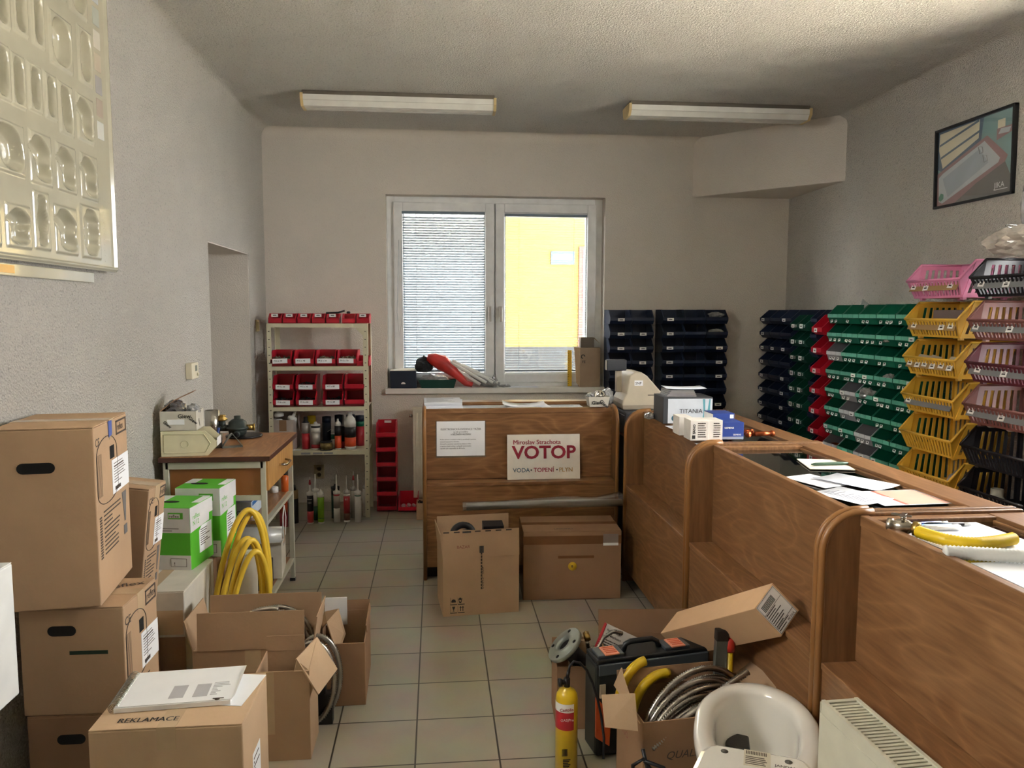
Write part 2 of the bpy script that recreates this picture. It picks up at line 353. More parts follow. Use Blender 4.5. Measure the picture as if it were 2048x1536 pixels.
# ---------------------------------------------------------------- ceiling lamps
def lamp(x0, x1, y, label):
    t = thing('ceiling_lamp', label, 'lamp', ((x0+x1)/2, y, HZ), 0, 'fluorescent ceiling lamps')
    w_ = (x1-x0)/2
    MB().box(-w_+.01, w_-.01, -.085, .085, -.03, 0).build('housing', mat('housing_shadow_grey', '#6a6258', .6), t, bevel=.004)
    pr = [(-.092, -.028), (-.088, -.062), (-.06, -.095), (.06, -.095), (.088, -.062), (.092, -.028)]
    d = MB(); d.prism(pr, -w_+.018, w_-.018, 'yz')
    dm = mat('prismatic_diffuser', '#e4e4de', .18, spec=.7, coat=.4)
    d.build('diffuser', dm, t)
    pe = [(-.097, -.02), (-.093, -.065), (-.062, -.1), (.062, -.1), (.093, -.065), (.097, -.02)]
    for s_ in (-1, 1):
        MB().prism(pe, s_*w_-.018*(s_ > 0), s_*w_+.018*(s_ < 0), 'yz').build('end_cap', mat('yellowed_plastic', '#cdb684', .5), t)
    r_ = MB()
    for yy in (-.092, -.074, -.058, .058, .074, .092): pass
    for yy, zz in ((-.0895, -.0635), (-.059, -.096), (.0, -.096)): r_.box(-w_+.02, w_-.02, yy-.0015, yy+.0015, zz-.0012, zz+.001)
    r_.build('diffuser_rib', mat('diffuser_rib', '#b9b7b0', .3), t)
lamp(-.80, .50, 2.84, 'long ceiling lamp with clear ribbed diffuser, the one nearer the bathtub display panel')
lamp(1.42, 2.74, 2.86, 'long ceiling lamp with yellowed end caps beside the boxed-in corner')
# ================================================================ display counters
ZT = 1.012
def side_profile(d):   # local: x = 0 front .. d rear ; rounded top front corner
    r = .11; pts = [(0, 0)]
    for i in range(9): a = pi - pi/2*i/8; pts.append((r+r*cos(a), ZT+.008-r+r*sin(a)))
    return pts + [(d, ZT+.008), (d, 0)]
def counter(name, label, loc, rot, L, D, glass_len=None):
    """local x along the length (0..L), y = 0 at the front edge of the side panels, + to the rear"""
    t = thing(name, label, 'display counter', loc, rot)
    R_ = .105
    for x in (0, L-.022):
        sp = MB(); sp.prism([(a, b) for a, b in side_profile(D)], x, x+.022, 'yz'); o = sp.build('side_panel', M_woodZ, t, bevel=.005)
        eb = MB(); pr = side_profile(D)[:10]
        eb.tube([(x+.011, a-.001, b) for a, b in pr] + [(x+.011, R_+.04, ZT+.009)], .0118, 8); eb.build('edge_band', M_edge, o)
    MB().box(.022, L-.022, R_, R_+.018, .585, ZT-.002).build('upper_front_panel', M_wood, t)
    MB().box(.022, L-.022, 0.0, R_+.02, .562, .582).build('ledge', M_wood, t, bevel=.004)
    MB().box(.022, L-.022, .006, .024, .075, .562).build('lower_front_panel', M_wood, t)
    MB().box(.022, L-.022, .06, .078, 0, .08).build('plinth', mat('dark_plinth', '#221c17', .8), t)
    MB().box(.022, L-.022, D-.02, D-.003, .05, ZT-.02).build('back_panel', M_wood, t)
    MB().box(.022, L-.022, R_+.02, D-.02, .58, .60).build('inner_shelf', mat('shelf_felt', '#2c3230', .9), t)
    fr = MB(); z0, z1 = ZT-.03, ZT
    fr.box(.022, L-.022, R_-.004, R_+.022, z0, z1+.002); fr.box(.022, L-.022, D-.115, D, z0, z1); fr.box(.022, .06, R_+.022, D-.115, z0, z1-.001); fr.box(L-.06, L-.022, R_+.022, D-.115, z0, z1-.001)
    fr.box(.06, L-.06, R_+.022, R_+.034, z0, z1-.01); fr.box(.06, L-.06, D-.127, D-.115, z0, z1-.01)
    fr.build('top_frame', M_wood, t, bevel=.003)
    MB().box(.06, L-.06, R_+.03, D-.12, ZT-.022, ZT-.016).build('glass_top', M_cglass, t)
    MB().box(.03, L-.03, R_+.03, R_+.036, .61, .63).build('shelf_edge', mat('pale_edge', '#c9c4b6', .5), t)
    return t
XC = 1.187
counter('display_counter', 'oak laminate counter below the window with the white shop sign on it', (0.0, 1.896, 0), 0, 1.175, .57)
# the row running away from the viewer: local x -> -y (towards the viewer), local y -> +x
def row(y_hi, L, label): return counter('display_counter', label, (XC, y_hi, 0), rad(-90), L, .605)
row(1.79, 1.135, 'oak laminate counter with blue boxes on top, next to the cash register')
row(.648, 1.175, 'oak laminate counter with price lists and green pen, middle of the row')
row(-.533, 1.19, 'oak laminate counter with ball valve and yellow hose, closest to the toilet')
# corner stand under the cash register
t = thing('corner_stand', 'dark stand in the counter corner beneath the cash register', 'stand', (1.5, 2.15, 0))
MB().box(-.27, .27, -.28, .25, 0, .83).build('stand_body', mat('stand_grey', '#4a4742', .7), t, bevel=.004)
MB().box(-.275, .275, -.285, .255, .83, .846).build('stand_top', M_wood, t, bevel=.003)
# ================================================================ storage bins
M_navy = mat('navy_plastic', '#1b2740', .38); M_green = mat('green_plastic', '#0a6048', .38); M_teal = mat('teal_label_strip', '#62b39b', .5)
M_dgreen = mat('dark_green_plastic', '#0c4a3a', .4); M_red = mat('red_plastic', '#b3142b', .36); M_grey = mat('grey_plastic', '#8d8d90', .45); M_lgrey = mat('pale_label_strip', '#c9cbce', .5)
BIN = {}
def bin_mesh(key, w, d, h, m, lip=.55, inset=.055, band=.022, slope=.09, th=.003):
    if key in BIN: return BIN[key]
    b = MB(); hw, hd = w/2, d/2; zl = h*lip; ya = -hd+inset
    prof = [(ya, .0), (-hd+.005, zl-band-.004), (-hd, zl-band), (-hd, zl), (-hd+.012, zl+.01), (-hd+slope, h), (hd, h), (hd, 0)]
    for sx in (-1, 1):
        x0, x1 = (-hw, -hw+th) if sx < 0 else (hw-th, hw)
        b.prism(prof, x0, x1, 'yz')
        # rolled rim along the cut edge
        rim = [(-hd, zl), (-hd+.012, zl+.01), (-hd+slope, h), (hd, h)]
        for (a, z), (a2, z2) in zip(rim, rim[1:]):
            b.prism([(a, z-.004), (a2, z2-.004), (a2, z2+.001), (a, z+.001)], sx*hw-(.0 if sx < 0 else .007), sx*hw+(.007 if sx < 0 else 0), 'yz')
    b.box(-hw, hw, hd-th, hd, 0, h); b.box(-hw, hw, ya, hd, 0, th)
    b.prism([(ya, 0), (-hd+.005, zl-band-.004), (-hd, zl-band), (-hd, zl), (-hd+th, zl), (-hd+th, zl-band), (-hd+.005+th, zl-band-.006), (ya+th, 0)], -hw, hw, 'yz')
    b.box(-hw, hw, -hd-.002, -hd+.006, zl-.003, zl+.001)
    me = b.mesh('bin'); me.materials.append(m); BIN[key] = me; BIN[key+'#'] = (w, d, h, lip, band)
    return me
M_lab = mat('bin_label_white', '#e9e9e6', .7)
def label_mesh(w, h, seed, bar=True):
    k = ('lab', w, h, seed)
    if k in BIN: return BIN[k]
    b = MB(); b.box(-w/2, w/2, -.0012, 0, -h/2, h/2); b.mi = 1
    if bar:
        b.box(-w*.26, w*.26, -.0018, -.0012, -h*.18, h*.06)
        if seed % 2: b.box(-w*.2, w*.2, -.0018, -.0012, h*.18, h*.26)
    me = b.mesh('bin_label'); me.materials.append(M_lab); me.materials.append(M_print); BIN[k] = me; return me
def place_bin(key, loc, rot, label, group, name='storage_bin', cat='storage bin', labels=()):
    o = bpy.data.objects.new(name, BIN[key]); COL.objects.link(o); o.location = loc; o.rotation_euler = (0, 0, rot)
    tag(o, label, cat, group); w, d, h, lip, band = BIN[key+'#']
    for (lx, lz, lw, lh, tilt, sd) in labels:
        if lz is None: y, z = -d/2-.0025, h*lip-band*.5-.004
        elif lz == 'low': y, z = -d/2+.0095, h*lip*.33
        else: y, z = -d/2-.0025, lz
        c = bpy.data.objects.new('bin_label', label_mesh(lw, lh, sd)); COL.objects.link(c); c.parent = o; c.location = (lx, y, z)
        c.rotation_euler = (rad(-10) if lz == 'low' else 0, tilt, 0)
    return o
ORD = ['top', 'second', 'third', 'fourth', 'fifth', 'sixth', 'seventh', 'eighth', 'ninth']
def rown(k, n): return 'top row' if k == 0 else ('bottom row' if k == n-1 else ORD[k]+' row down')
# --- window wall, two blocks of navy bins
bin_mesh('navy', .182, .23, .1165, M_navy, lip=.44, slope=.075, inset=.03)
PT = .1185
lab = lambda x, sd=0: (x, None, .056, .024, 0, sd)
setA = {(0, 0), (0, 1), (0, 2), (1, 1), (1, 2), (1, 3), (1, 4)}
for c, (x, cn) in enumerate(((1.60, 'next to the window'), (1.786, 'away from the window'))):
    for k in range(8):
        place_bin('navy', (x, 3.762, 1.495-k*PT), 0, f'navy bin, {rown(k, 8)}, two-wide block by the window, column {cn}', 'navy bins beside the window', labels=[lab(0, k)] if (c, k) in setA else [])
setB = {(0, 0), (0, 1), (0, 2), (0, 3), (0, 4), (0, 5), (2, 2), (2, 3), (2, 4), (2, 6)}
for c, (x, cn) in enumerate(((2.045, 'closest to the window'), (2.232, 'in its middle'), (2.419, 'closest to the room corner'))):
    for k in range(8):
        place_bin('navy', (x, 3.762, 1.498-k*PT), 0, f'navy bin, {rown(k, 8)}, three-wide block on window wall, column {cn}', 'navy bins of the three-wide block', labels=[lab(-.03 if c == 0 else .02, k)] if (c, k) in setB else [])
# --- side wall
RW = rad(-90)
setC = {(0, k) for k in range(9)} | {(2, 0), (2, 2), (2, 4), (2, 5), (2, 6), (2, 7), (1, 2)}
bin_mesh('navyw', .193, .235, .1165, M_navy, lip=.44, slope=.075, inset=.03)
for c, (y, cn) in enumerate(((3.745, 'in the room corner'), (3.545, 'second from the room corner'), (3.345, 'third from the room corner'))):
    for k in range(9):
        place_bin('navyw', (2.985, y, 1.497-k*PT), RW, f'navy bin on the side wall, {rown(k, 9)}, column {cn}', 'navy bins on the side wall', labels=[lab(-.03, k)] if (c, k) in setC else [])
bin_mesh('dkgreen', .132, .25, .12, M_dgreen, lip=.42, slope=.08, inset=.03)
for c, (y, cn) in enumerate(((3.175, 'touching the navy bins'), (3.04, 'nearer the red bins'))):
    for k in range(9):
        place_bin('dkgreen', (2.978, y, 1.455-k*.122), RW, f'dark green narrow bin, {rown(k, 9)}, column {cn}', 'narrow dark green bins', labels=[(-.005, None, .05, .034 if (k+c) % 2 else .026, 0, k+c), (.045, None, .008, .02, 0, 0)][:2])
bin_mesh('navyn', .10, .22, .1165, M_navy, lip=.44, slope=.075, inset=.03)
for k in range(9):
    place_bin('navyn', (2.995, 2.92, 1.497-k*PT), RW, f'slim navy bin tucked behind the red column, {rown(k, 9)}', 'slim navy bins behind the red column')
bin_mesh('red', .152, .255, .145, M_red, lip=.36, slope=.10, band=.03, inset=.04)
for k in range(7):
    place_bin('red', (2.965, 2.775, 1.433-k*.148), RW, f'red bin in the single red column among green ones, {rown(k, 7)}', 'single column of red bins', labels=[(-.012, None, .045, .03, 0, 1)])
bin_mesh('green', .203, .235, .129, M_green, lip=.50, slope=.066, band=.022, inset=.018)
bin_mesh('grey', .203, .235, .129, M_grey, lip=.50, slope=.066, band=.022, inset=.018)
def strip_mesh(key, m):
    b = MB(); R = random.Random(key)
    for i in range(3): x = -.1+i*.0668; b.box(x+.0015, x+.064, -.0025, 0, -.012, .012)
    me = b.mesh('label_strip'); me.materials.append(m); return me
ST = {'green': strip_mesh('g', M_teal), 'grey': strip_mesh('y', M_lgrey)}
greys = {(0, 2), (1, 4), (1, 5), (2, 6), (2, 7), (0, 7)}
R = random.Random(3)
GY = [2.588, 2.383, 2.176, 1.968, 1.760]
cn = ['beside the red column', 'second from the red column', 'middle of five', 'second from the yellow baskets', 'beside the yellow baskets']
for c in range(5):
    for k in range(9):
        key = 'grey' if (c, k) in greys else 'green'
        labs = []
        for q in range(R.choice((1, 2, 2, 3))):
            labs.append((-.06+.055*q+R.uniform(-.01, .01), 'low', .03, .028, R.uniform(-.3, .3), R.randrange(4)))
        if R.random() < .3: labs.append((R.choice((-.065, 0, .066)), None, .05, .024, 0, 0))
        labs = [(a, (b_ if b_ else None), c_, d, e, f) for a, b_, c_, d, e, f in labs]
        o = place_bin(key, (2.99, GY[c], 1.517-k*.131), RW, f'{key} bin in the five-wide block, {rown(k, 9)}, column {cn[c]}', 'bins of the five-wide green block', labels=labs)
        s_ = bpy.data.objects.new('label_strip', ST[key]); COL.objects.link(s_); s_.parent = o; s_.location = (0, -.1176, .129*.50-.011)
# --- low cabinet carrying the bins
t = thing('low_cabinet', 'low cabinet behind the counters carrying the rows of bins', 'cabinet', (0, 0, 0))
b = MB(); b.box(1.50, 3.09, 3.63, 3.87, 0, .435)
b.build('cabinet_body', M_wood, t); b = MB(); b.box(2.86, 3.09, .35, 3.62, 0, .40); b.build('cabinet_side', M_wood, t)
for nm, (x0, x1, y0, y1, z0, z1) in {'riser': (1.50, 2.52, 3.64, 3.87, .435, .663), 'riser_b': (2.86, 3.09, 3.24, 3.85, .40, .545)}.items():
    MB().box(x0, x1, y0, y1, z0, z1).build('riser', mat('riser_grey', '#5c5a55', .7), t)
MB().box(2.86, 3.09, 2.97, 3.235, .40, .476).build('riser', MATS['riser_grey'], t); MB().box(2.89, 3.09, 2.86, 2.965, .40, .545).build('riser', MATS['riser_grey'], t)
MB().box(2.86, 3.09, 2.70, 2.85, .40, .543).build('riser', MATS['riser_grey'], t); MB().box(2.88, 3.09, 1.66, 2.69, .40, .457).build('riser', MATS['riser_grey'], t)
# --- slotted baskets
def basket_mesh(key, w, d, h, m, zl=.095):
    b = MB(); hw, hd = w/2, d/2; th = .004; s = .085; ins = .035
    # rims
    def bar(p, q, r=.005): b.tube([p, q], r, 6)
    F0, F1 = Vector((-hw, -hd, zl)), Vector((hw, -hd, zl)); S0, S1 = Vector((-hw, -hd+s, h)), Vector((hw, -hd+s, h)); B0, B1 = Vector((-hw, hd, h)), Vector((hw, hd, h))
    for p, q in ((F0, F1), (F0, S0), (F1, S1), (S0, B0), (S1, B1), (B0, B1)): bar(p, q, .0065)
    bw = hw-.025; f0 = -hd+ins
    b.box(-bw, bw, f0, hd-.02, 0, th)
    # front: solid top band, slots, solid bottom
    def face(P, Q, Rr, Ss, n, top, bot):   # P,Q bottom corners, Rr,Ss top corners
        P, Q, Rr, Ss = map(Vector, (P, Q, Rr, Ss))
        L = lambda u, v: (P.lerp(Q, u)).lerp(Rr.lerp(Ss, u), v)
        nrm = (Q-P).cross(Rr-P).normalized()*th
        def pan(u0, u1, v0, v1):
            c = [L(u0, v0), L(u1, v0), L(u1, v1), L(u0, v1)]
            b.add(c + [x+nrm for x in c], [(3,2,1,0),(4,5,6,7),(0,1,5,4),(1,2,6,5),(2,3,7,6),(3,0,4,7)])
        pan(0, 1, 0, bot); pan(0, 1, top, 1)
        for i in range(n): pan((i+.0)/n, (i+.5)/n, bot, top)
        pan(1-.5/n, 1, bot, top)
    face((bw, f0, 0), (-bw, f0, 0), (hw, -hd, zl), (-hw, -hd, zl), 17, .88, .12)
    face((-bw, hd-.02, 0), (bw, hd-.02, 0), (-hw, hd, h), (hw, hd, h), 12, .85, .1)
    for sx in (-1, 1):
        A, B_, C_, D_ = (sx*bw, f0, 0), (sx*bw, hd-.02, 0), (sx*hw, -hd+s, h), (sx*hw, hd, h)
        if sx > 0: face(A, B_, C_, D_, 7, .85, .12)
        else: face(B_, A, D_, C_, 7, .85, .12)
        b.add([(sx*bw, f0, 0), (sx*hw, -hd, zl), (sx*hw, -hd+s, h), (sx*(bw-th), f0, 0), (sx*(hw-th), -hd, zl), (sx*(hw-th), -hd+s, h)], [(0, 1, 2), (5, 4, 3), (0, 3, 4, 1), (1, 4, 5, 2), (2, 5, 3, 0)])
        for y in (f0+.02, hd-.05): b.box(sx*(bw-.03)-.012, sx*(bw-.03)+.012, y, y+.02, -.011, 0)
    me = b.mesh('basket'); me.materials.append(m); BIN[key] = me; BIN[key+'#'] = (w, d, h, zl/h, .02)
    return me
M_yl = mat('yellow_plastic', '#dfb341', .4); M_pk = mat('pink_plastic', '#d987ad', .4); M_br = mat('rose_brown_plastic', '#7c4f49', .42); M_mar = mat('maroon_plastic', '#5a2530', .42); M_bk = mat('black_basket_plastic', '#17161b', .4)
for k_, m_ in (('by', M_yl), ('bp', M_pk), ('bb', M_br), ('bm', M_mar), ('bk', M_bk)): basket_mesh(k_, .445, .33, .188, m_)
M_kraft = mat('kraft_band', '#a08256', .8); M_gband = mat('grey_band', '#77797b', .7)
def basket(key, y, z, label, band, labs, col):
    o = place_bin(key, (2.895, y, z), RW, label, col, 'slotted_basket', 'basket')
    w, d, h, lr, _ = BIN[key+'#']; zl = h*lr; ang = math.atan2(.035, zl)
    if band:
        e = MB(); e.box(-.2, .2, -.0015, 0, -.022, .022); p_ = e.build('paper_band', band, o, (0, -d/2+.0105, zl*.62), (-ang, 0, 0))
        for i, x in enumerate(labs):
            c = bpy.data.objects.new('price_label', label_mesh(.042, .03, i)); COL.objects.link(c); c.parent = p_; c.location = (x, -.0015, .004*(-1)**i); c.rotation_euler = (0, .05*(-1)**i, 0)
    return o
BZ = [1.66, 1.45, 1.24, 1.03, .82, .61]; BZ = [z+.012 for z in BZ]
gA, gB = 'slotted baskets stacked beside the green bins', 'slotted baskets of the stack next along'
yl = 'yellow slotted basket, %s, stack beside the green bins'
basket('bp', 1.325, BZ[0], 'pink slotted basket on top of the yellow baskets', M_kraft, (-.17, -.06, .14), gA)
basket('by', 1.325, BZ[1], yl % 'directly under the pink one', M_kraft, (-.15, .09, .16), gA)
basket('by', 1.325, BZ[2], yl % 'second below the pink one', M_kraft, (-.17, -.10, -.04, .03, .1, .17), gA)
basket('by', 1.325, BZ[3], yl % 'third below the pink one with grey band', M_gband, (-.165,), gA)
basket('by', 1.325, BZ[4], yl % 'fourth below the pink one without paper band', None, (), gA)
basket('by', 1.325, BZ[5], yl % 'lowest, just above the counter edge', None, (), gA)
br = '%s slotted basket, %s'
basket('bk', .805, BZ[0], br % ('black', 'topmost of its stack under a clear bag of fittings'), M_gband, (-.15, .02), gB)
basket('bb', .805, BZ[1], br % ('rose brown', 'directly under the topmost black one'), M_gband, (-.17, .06), gB)
basket('bm', .805, BZ[2], br % ('maroon', 'between two rose brown ones'), M_gband, (-.14, .04), gB)
basket('bb', .805, BZ[3], br % ('rose brown', 'between a maroon and a black one'), M_gband, (-.17, .04), gB)
basket('bk', .805, BZ[4], br % ('black', 'below the lower rose brown one'), None, (), gB)
basket('bk', .805, BZ[5], br % ('black', 'lowest of its stack, with grey pipe sockets in it'), None, (), gB)
MB().box(2.74, 3.08, 1.09, 1.56, .40, .61).build('riser', MATS['riser_grey'], t); MB().box(2.74, 3.08, .57, 1.04, .40, .61).build('riser', MATS['riser_grey'], t)
MB().box(2.74, 2.86, .55, 1.58, 0, .40).build('cabinet_front', M_wood, t)
# ================================================================ cartons
def carton(name, label, loc, rot, dims, m=None, cat='cardboard box', group=None, tape='x', tm=None, flaps=None, hole=None, open_=False, th=.005):
    """closed or open carton; origin at the centre of its base"""
    m = m or M_card; w, d, h = dims; t = thing(name, label, cat, loc, rot, group)
    b = MB(); x, y = w/2, d/2
    if not open_:
        b.box(-x, x, -y, y, 0, h-.0005); b.build('carton_body', m, t, bevel=.004)
        f = MB()  # top flaps meeting at the middle
        if tape == 'x': f.box(-x+.001, x-.001, -y+.001, -.001, h, h+.0035); f.box(-x+.001, x-.001, .001, y-.001, h, h+.003)
        elif tape == 'y': f.box(-x+.001, -.001, -y+.001, y-.001, h, h+.0035); f.box(.001, x-.001, -y+.001, y-.001, h, h+.003)
        if tape: f.build('top_flap', m, t, bevel=.0015)
        if tape == 'x': g = MB(); g.box(-x-.0006, x+.0006, -.025, .025, h+.0036, h+.0042); g.box(x+.0001, x+.0008, -.025, .025, h-.06, h+.004); g.box(-x-.0008, -x-.0001, -.025, .025, h-.06, h+.004); g.build('packing_tape', tm or M_taper, t)
        if tape == 'y': g = MB(); g.box(-.025, .025, -y-.0006, y+.0006, h+.0036, h+.0042); g.box(-.025, .025, -y-.0008, -y-.0001, h-.06, h+.004); g.build('packing_tape', tm or M_taper, t)
    else:
        b.box(-x, x, -y, -y+th, 0, h); b.box(-x, x, y-th, y, 0, h); b.box(-x, -x+th, -y+th, y-th, 0, h); b.box(x-th, x, -y+th, y-th, 0, h); b.box(-x+th, x-th, -y+th, y-th, 0, th)
        b.build('carton_body', m, t, bevel=.0015)
        for side, ang, L, a, c in (flaps or []):   # ang: 0 upright, + leans outward (radians)
            q = MB(); s_, k = sin(ang), cos(ang)
            n_ = {'f': (0, -1), 'b': (0, 1), 'l': (-1, 0), 'r': (1, 0)}[side]
            if side in 'fb':
                y0 = -y if side == 'f' else y; p = [(-x+a, y0, h), (x-c, y0, h), (x-c, y0+n_[1]*L*s_, h+L*k), (-x+a, y0+n_[1]*L*s_, h+L*k)]
            else:
                x0 = -x if side == 'l' else x; p = [(x0, -y+a, h), (x0, y-c, h), (x0+n_[0]*L*s_, y-c, h+L*k), (x0+n_[0]*L*s_, -y+a, h+L*k)]
            q.sheet(*p, t=.004 if side in 'fl' else .004); q.build('flap', m, t)
    if hole:   # hand hole: dark plate on the front face, recess shade put in its colour
        hx, hz, hw, hh = hole; q = MB(); n = 8; pts = []
        for sgn, cx in ((1, hx+hw/2-hh/2), (-1, hx-hw/2+hh/2)):
            for i in range(n+1): a = -pi/2*sgn + pi*i/n*sgn if sgn > 0 else pi/2+pi*i/n; pts.append((cx+hh/2*cos(a), hz+hh/2*sin(a)))
        q.prism(pts, -y-.0012, -y+.002, 'xz'); q.build('hand_hole', M_dark, t)
    return t
def flat(parent, name, m, x0, x1, z0, z1, face, off, t=.0008):
    """thin sticker on the face of a box: face in '+x','-y','+z' at distance off"""
    b = MB()
    if face == '-y': b.box(x0, x1, -off-t, -off+.0002, z0, z1)
    elif face == '+x': b.box(off-.0002, off+t, x0, x1, z0, z1)
    elif face == '+z': b.box(x0, x1, z0, z1, off-.0002, off+t)
    elif face == '-x': b.box(-off-t, -off+.0002, x0, x1, z0, z1)
    return b.build(name, m, parent)
RX = (pi/2, 0, pi/2); RF = (pi/2, 0, 0); RMX = (pi/2, 0, -pi/2)
def reflex_print(t, w, d, h, s=1.0, lab=True):
    """printing of the expansion vessel cartons on the +x face; u runs 0..1 front to rear, z measured down from the top"""
    X = w/2+.0006; Y = lambda u: -d/2+d*u; Zd = lambda q: h-q*s
    text('CE', .036*s, M_ink, t, (X, Y(.03), Zd(.062)), RX, .01)
    b = MB()
    for a, b2, c, e in ((.64, .97, .058, .052), (.64, .97, .016, .010), (.64, .665, .058, .010), (.945, .97, .058, .010)): b.box(X-.0005, X+.0004, Y(a), Y(b2), Zd(c), Zd(e))
    b.build('logo_frame', M_ink, t); text('reflex', .034*s, M_ink, t, (X, Y(.68), Zd(.044)), RX, .008, sx=.9)
    o = MB(); pts = []; c0, ra = .34, .30
    for i in range(13): a = pi*i/12; pts.append((X, Y(c0+ra*cos(a)), Zd(.10-.056*sin(a))))
    for i in range(13): a = pi+pi*i/12; pts.append((X, Y(c0+ra*cos(a)), Zd(.215-.042*sin(a))))
    o.tube(pts, .0014*s, 5, closed=True)
    for q in range(5): o.tube([(X, Y(c0-ra+.02+q*.028), Zd(.09)), (X, Y(c0-ra+.02+q*.028), Zd(.225))], .0005, 4)
    o.build('vessel_drawing', M_ink, t)
    flat(t, 'window_cutout', M_dark, Y(.43), Y(.56), Zd(.125), Zd(.083), '+x', w/2)
    if lab:
        l_ = flat(t, 'address_label', M_paper, Y(.47), Y(.995), Zd(.245), Zd(.132), '+x', w/2, .0012)
        b = MB(); R = random.Random(5)
        for i in range(8): q = .145+.009*i; b.box(X+.0012, X+.0016, Y(.52), Y(.52+.12+.25*R.random()), Zd(q+(.004 if i == 1 else .002)), Zd(q))
        for i in range(8): b.box(X+.0012, X+.0016, Y(.54+.022*i), Y(.54+.022*i+.012), Zd(.236), Zd(.224))
        b.build('label_print', M_ink, l_)
    b = MB(); R = random.Random(2); nrow = 11
    for i in range(nrow):
        q = .275+.0135*i
        if q*s > h-.02: break
        b.box(X-.0004, X+.0004, Y(.18), Y(.4+.3*R.random()), Zd(q+.0042), Zd(q))
    for i in range(16):
        q = .285+.0085*i
        if q*s > h-.02: break
        b.box(X-.0004, X+.0004, Y(.06), Y(.12), Zd(q+.005), Zd(q))
    b.build('printed_text', M_ink, t)
    if .42*s < h:
        b = MB(); b.add([(X+e, Y(u), Zd(q)) for e in (0, .0006) for u, q in ((.74, .262), (.88, .262), (.835, .365), (.80, .365))], [(0, 1, 2, 3), (7, 6, 5, 4), (0, 4, 5, 1), (1, 5, 6, 2), (2, 6, 7, 3), (3, 7, 4, 0)])
        b.box(X, X+.0006, Y(.765), Y(.87), Zd(.41), Zd(.378)); b.build('exclamation_mark', mat('grey_ink', '#6d6a68', .8), t)
M_ink = mat('brown_black_ink', '#4a4038', .8)
GR = 'stack of vessel cartons by the bathtub panel wall'
t = carton('cardboard_box', 'brown vessel carton at the bottom of the wall stack, mostly hidden', (-1.045, -.04, 0), 0, (.30, .27, .325), M_card3, group=GR, hole=(-.02, .25, .085, .032))
t = carton('cardboard_box', 'brown vessel carton with torn slit, second from the floor in the wall stack', (-1.045, -.04, .33), rad(-1), (.312, .27, .342), M_card, group=GR, hole=(-.03, .272, .085, .032))
reflex_print(t, .312, .27, .342, 1.05); flat(t, 'torn_slit', mat('green_inside', '#17301f', .8), -.01, .105, .195, .207, '-y', .135)
text('reflex', .05, M_ink, t, (.04, .02, .3465), (0, 0, rad(25)), .004)
t = carton('cardboard_box', 'tall brown vessel carton on top of the wall stack', (-1.118, -.012, .679), rad(7), (.285, .372, .557), M_card, group=GR, hole=(-.02, .44, .105, .033))
reflex_print(t, .285, .372, .557, 1.0); MB().add([(.1429, -.037, .557), (.1429, .003, .557), (.1429, .003, .51), (.1429, -.034, .505), (.1445, -.037, .557), (.1445, .003, .557), (.1445, .003, .51), (.1445, -.034, .505)], [(4, 7, 6, 5), (0, 1, 2, 3), (0, 4, 5, 1), (2, 6, 7, 3)]).build('blue_tape', mat('blue_white_tape', '#5668a8', .3), t)
t = carton('cardboard_box', 'tall brown vessel carton leaning behind the wall stack', (-1.165, .415, .385), (0, rad(6.5), rad(-2)), (.25, .165, .56), M_card, group=GR); reflex_print(t, .25, .165, .56, .95)
t = carton('cardboard_box', 'plain brown box on the floor under the leaning vessel carton', (-1.14, .29, 0), 0, (.27, .30, .372), M_card3, tape=None)
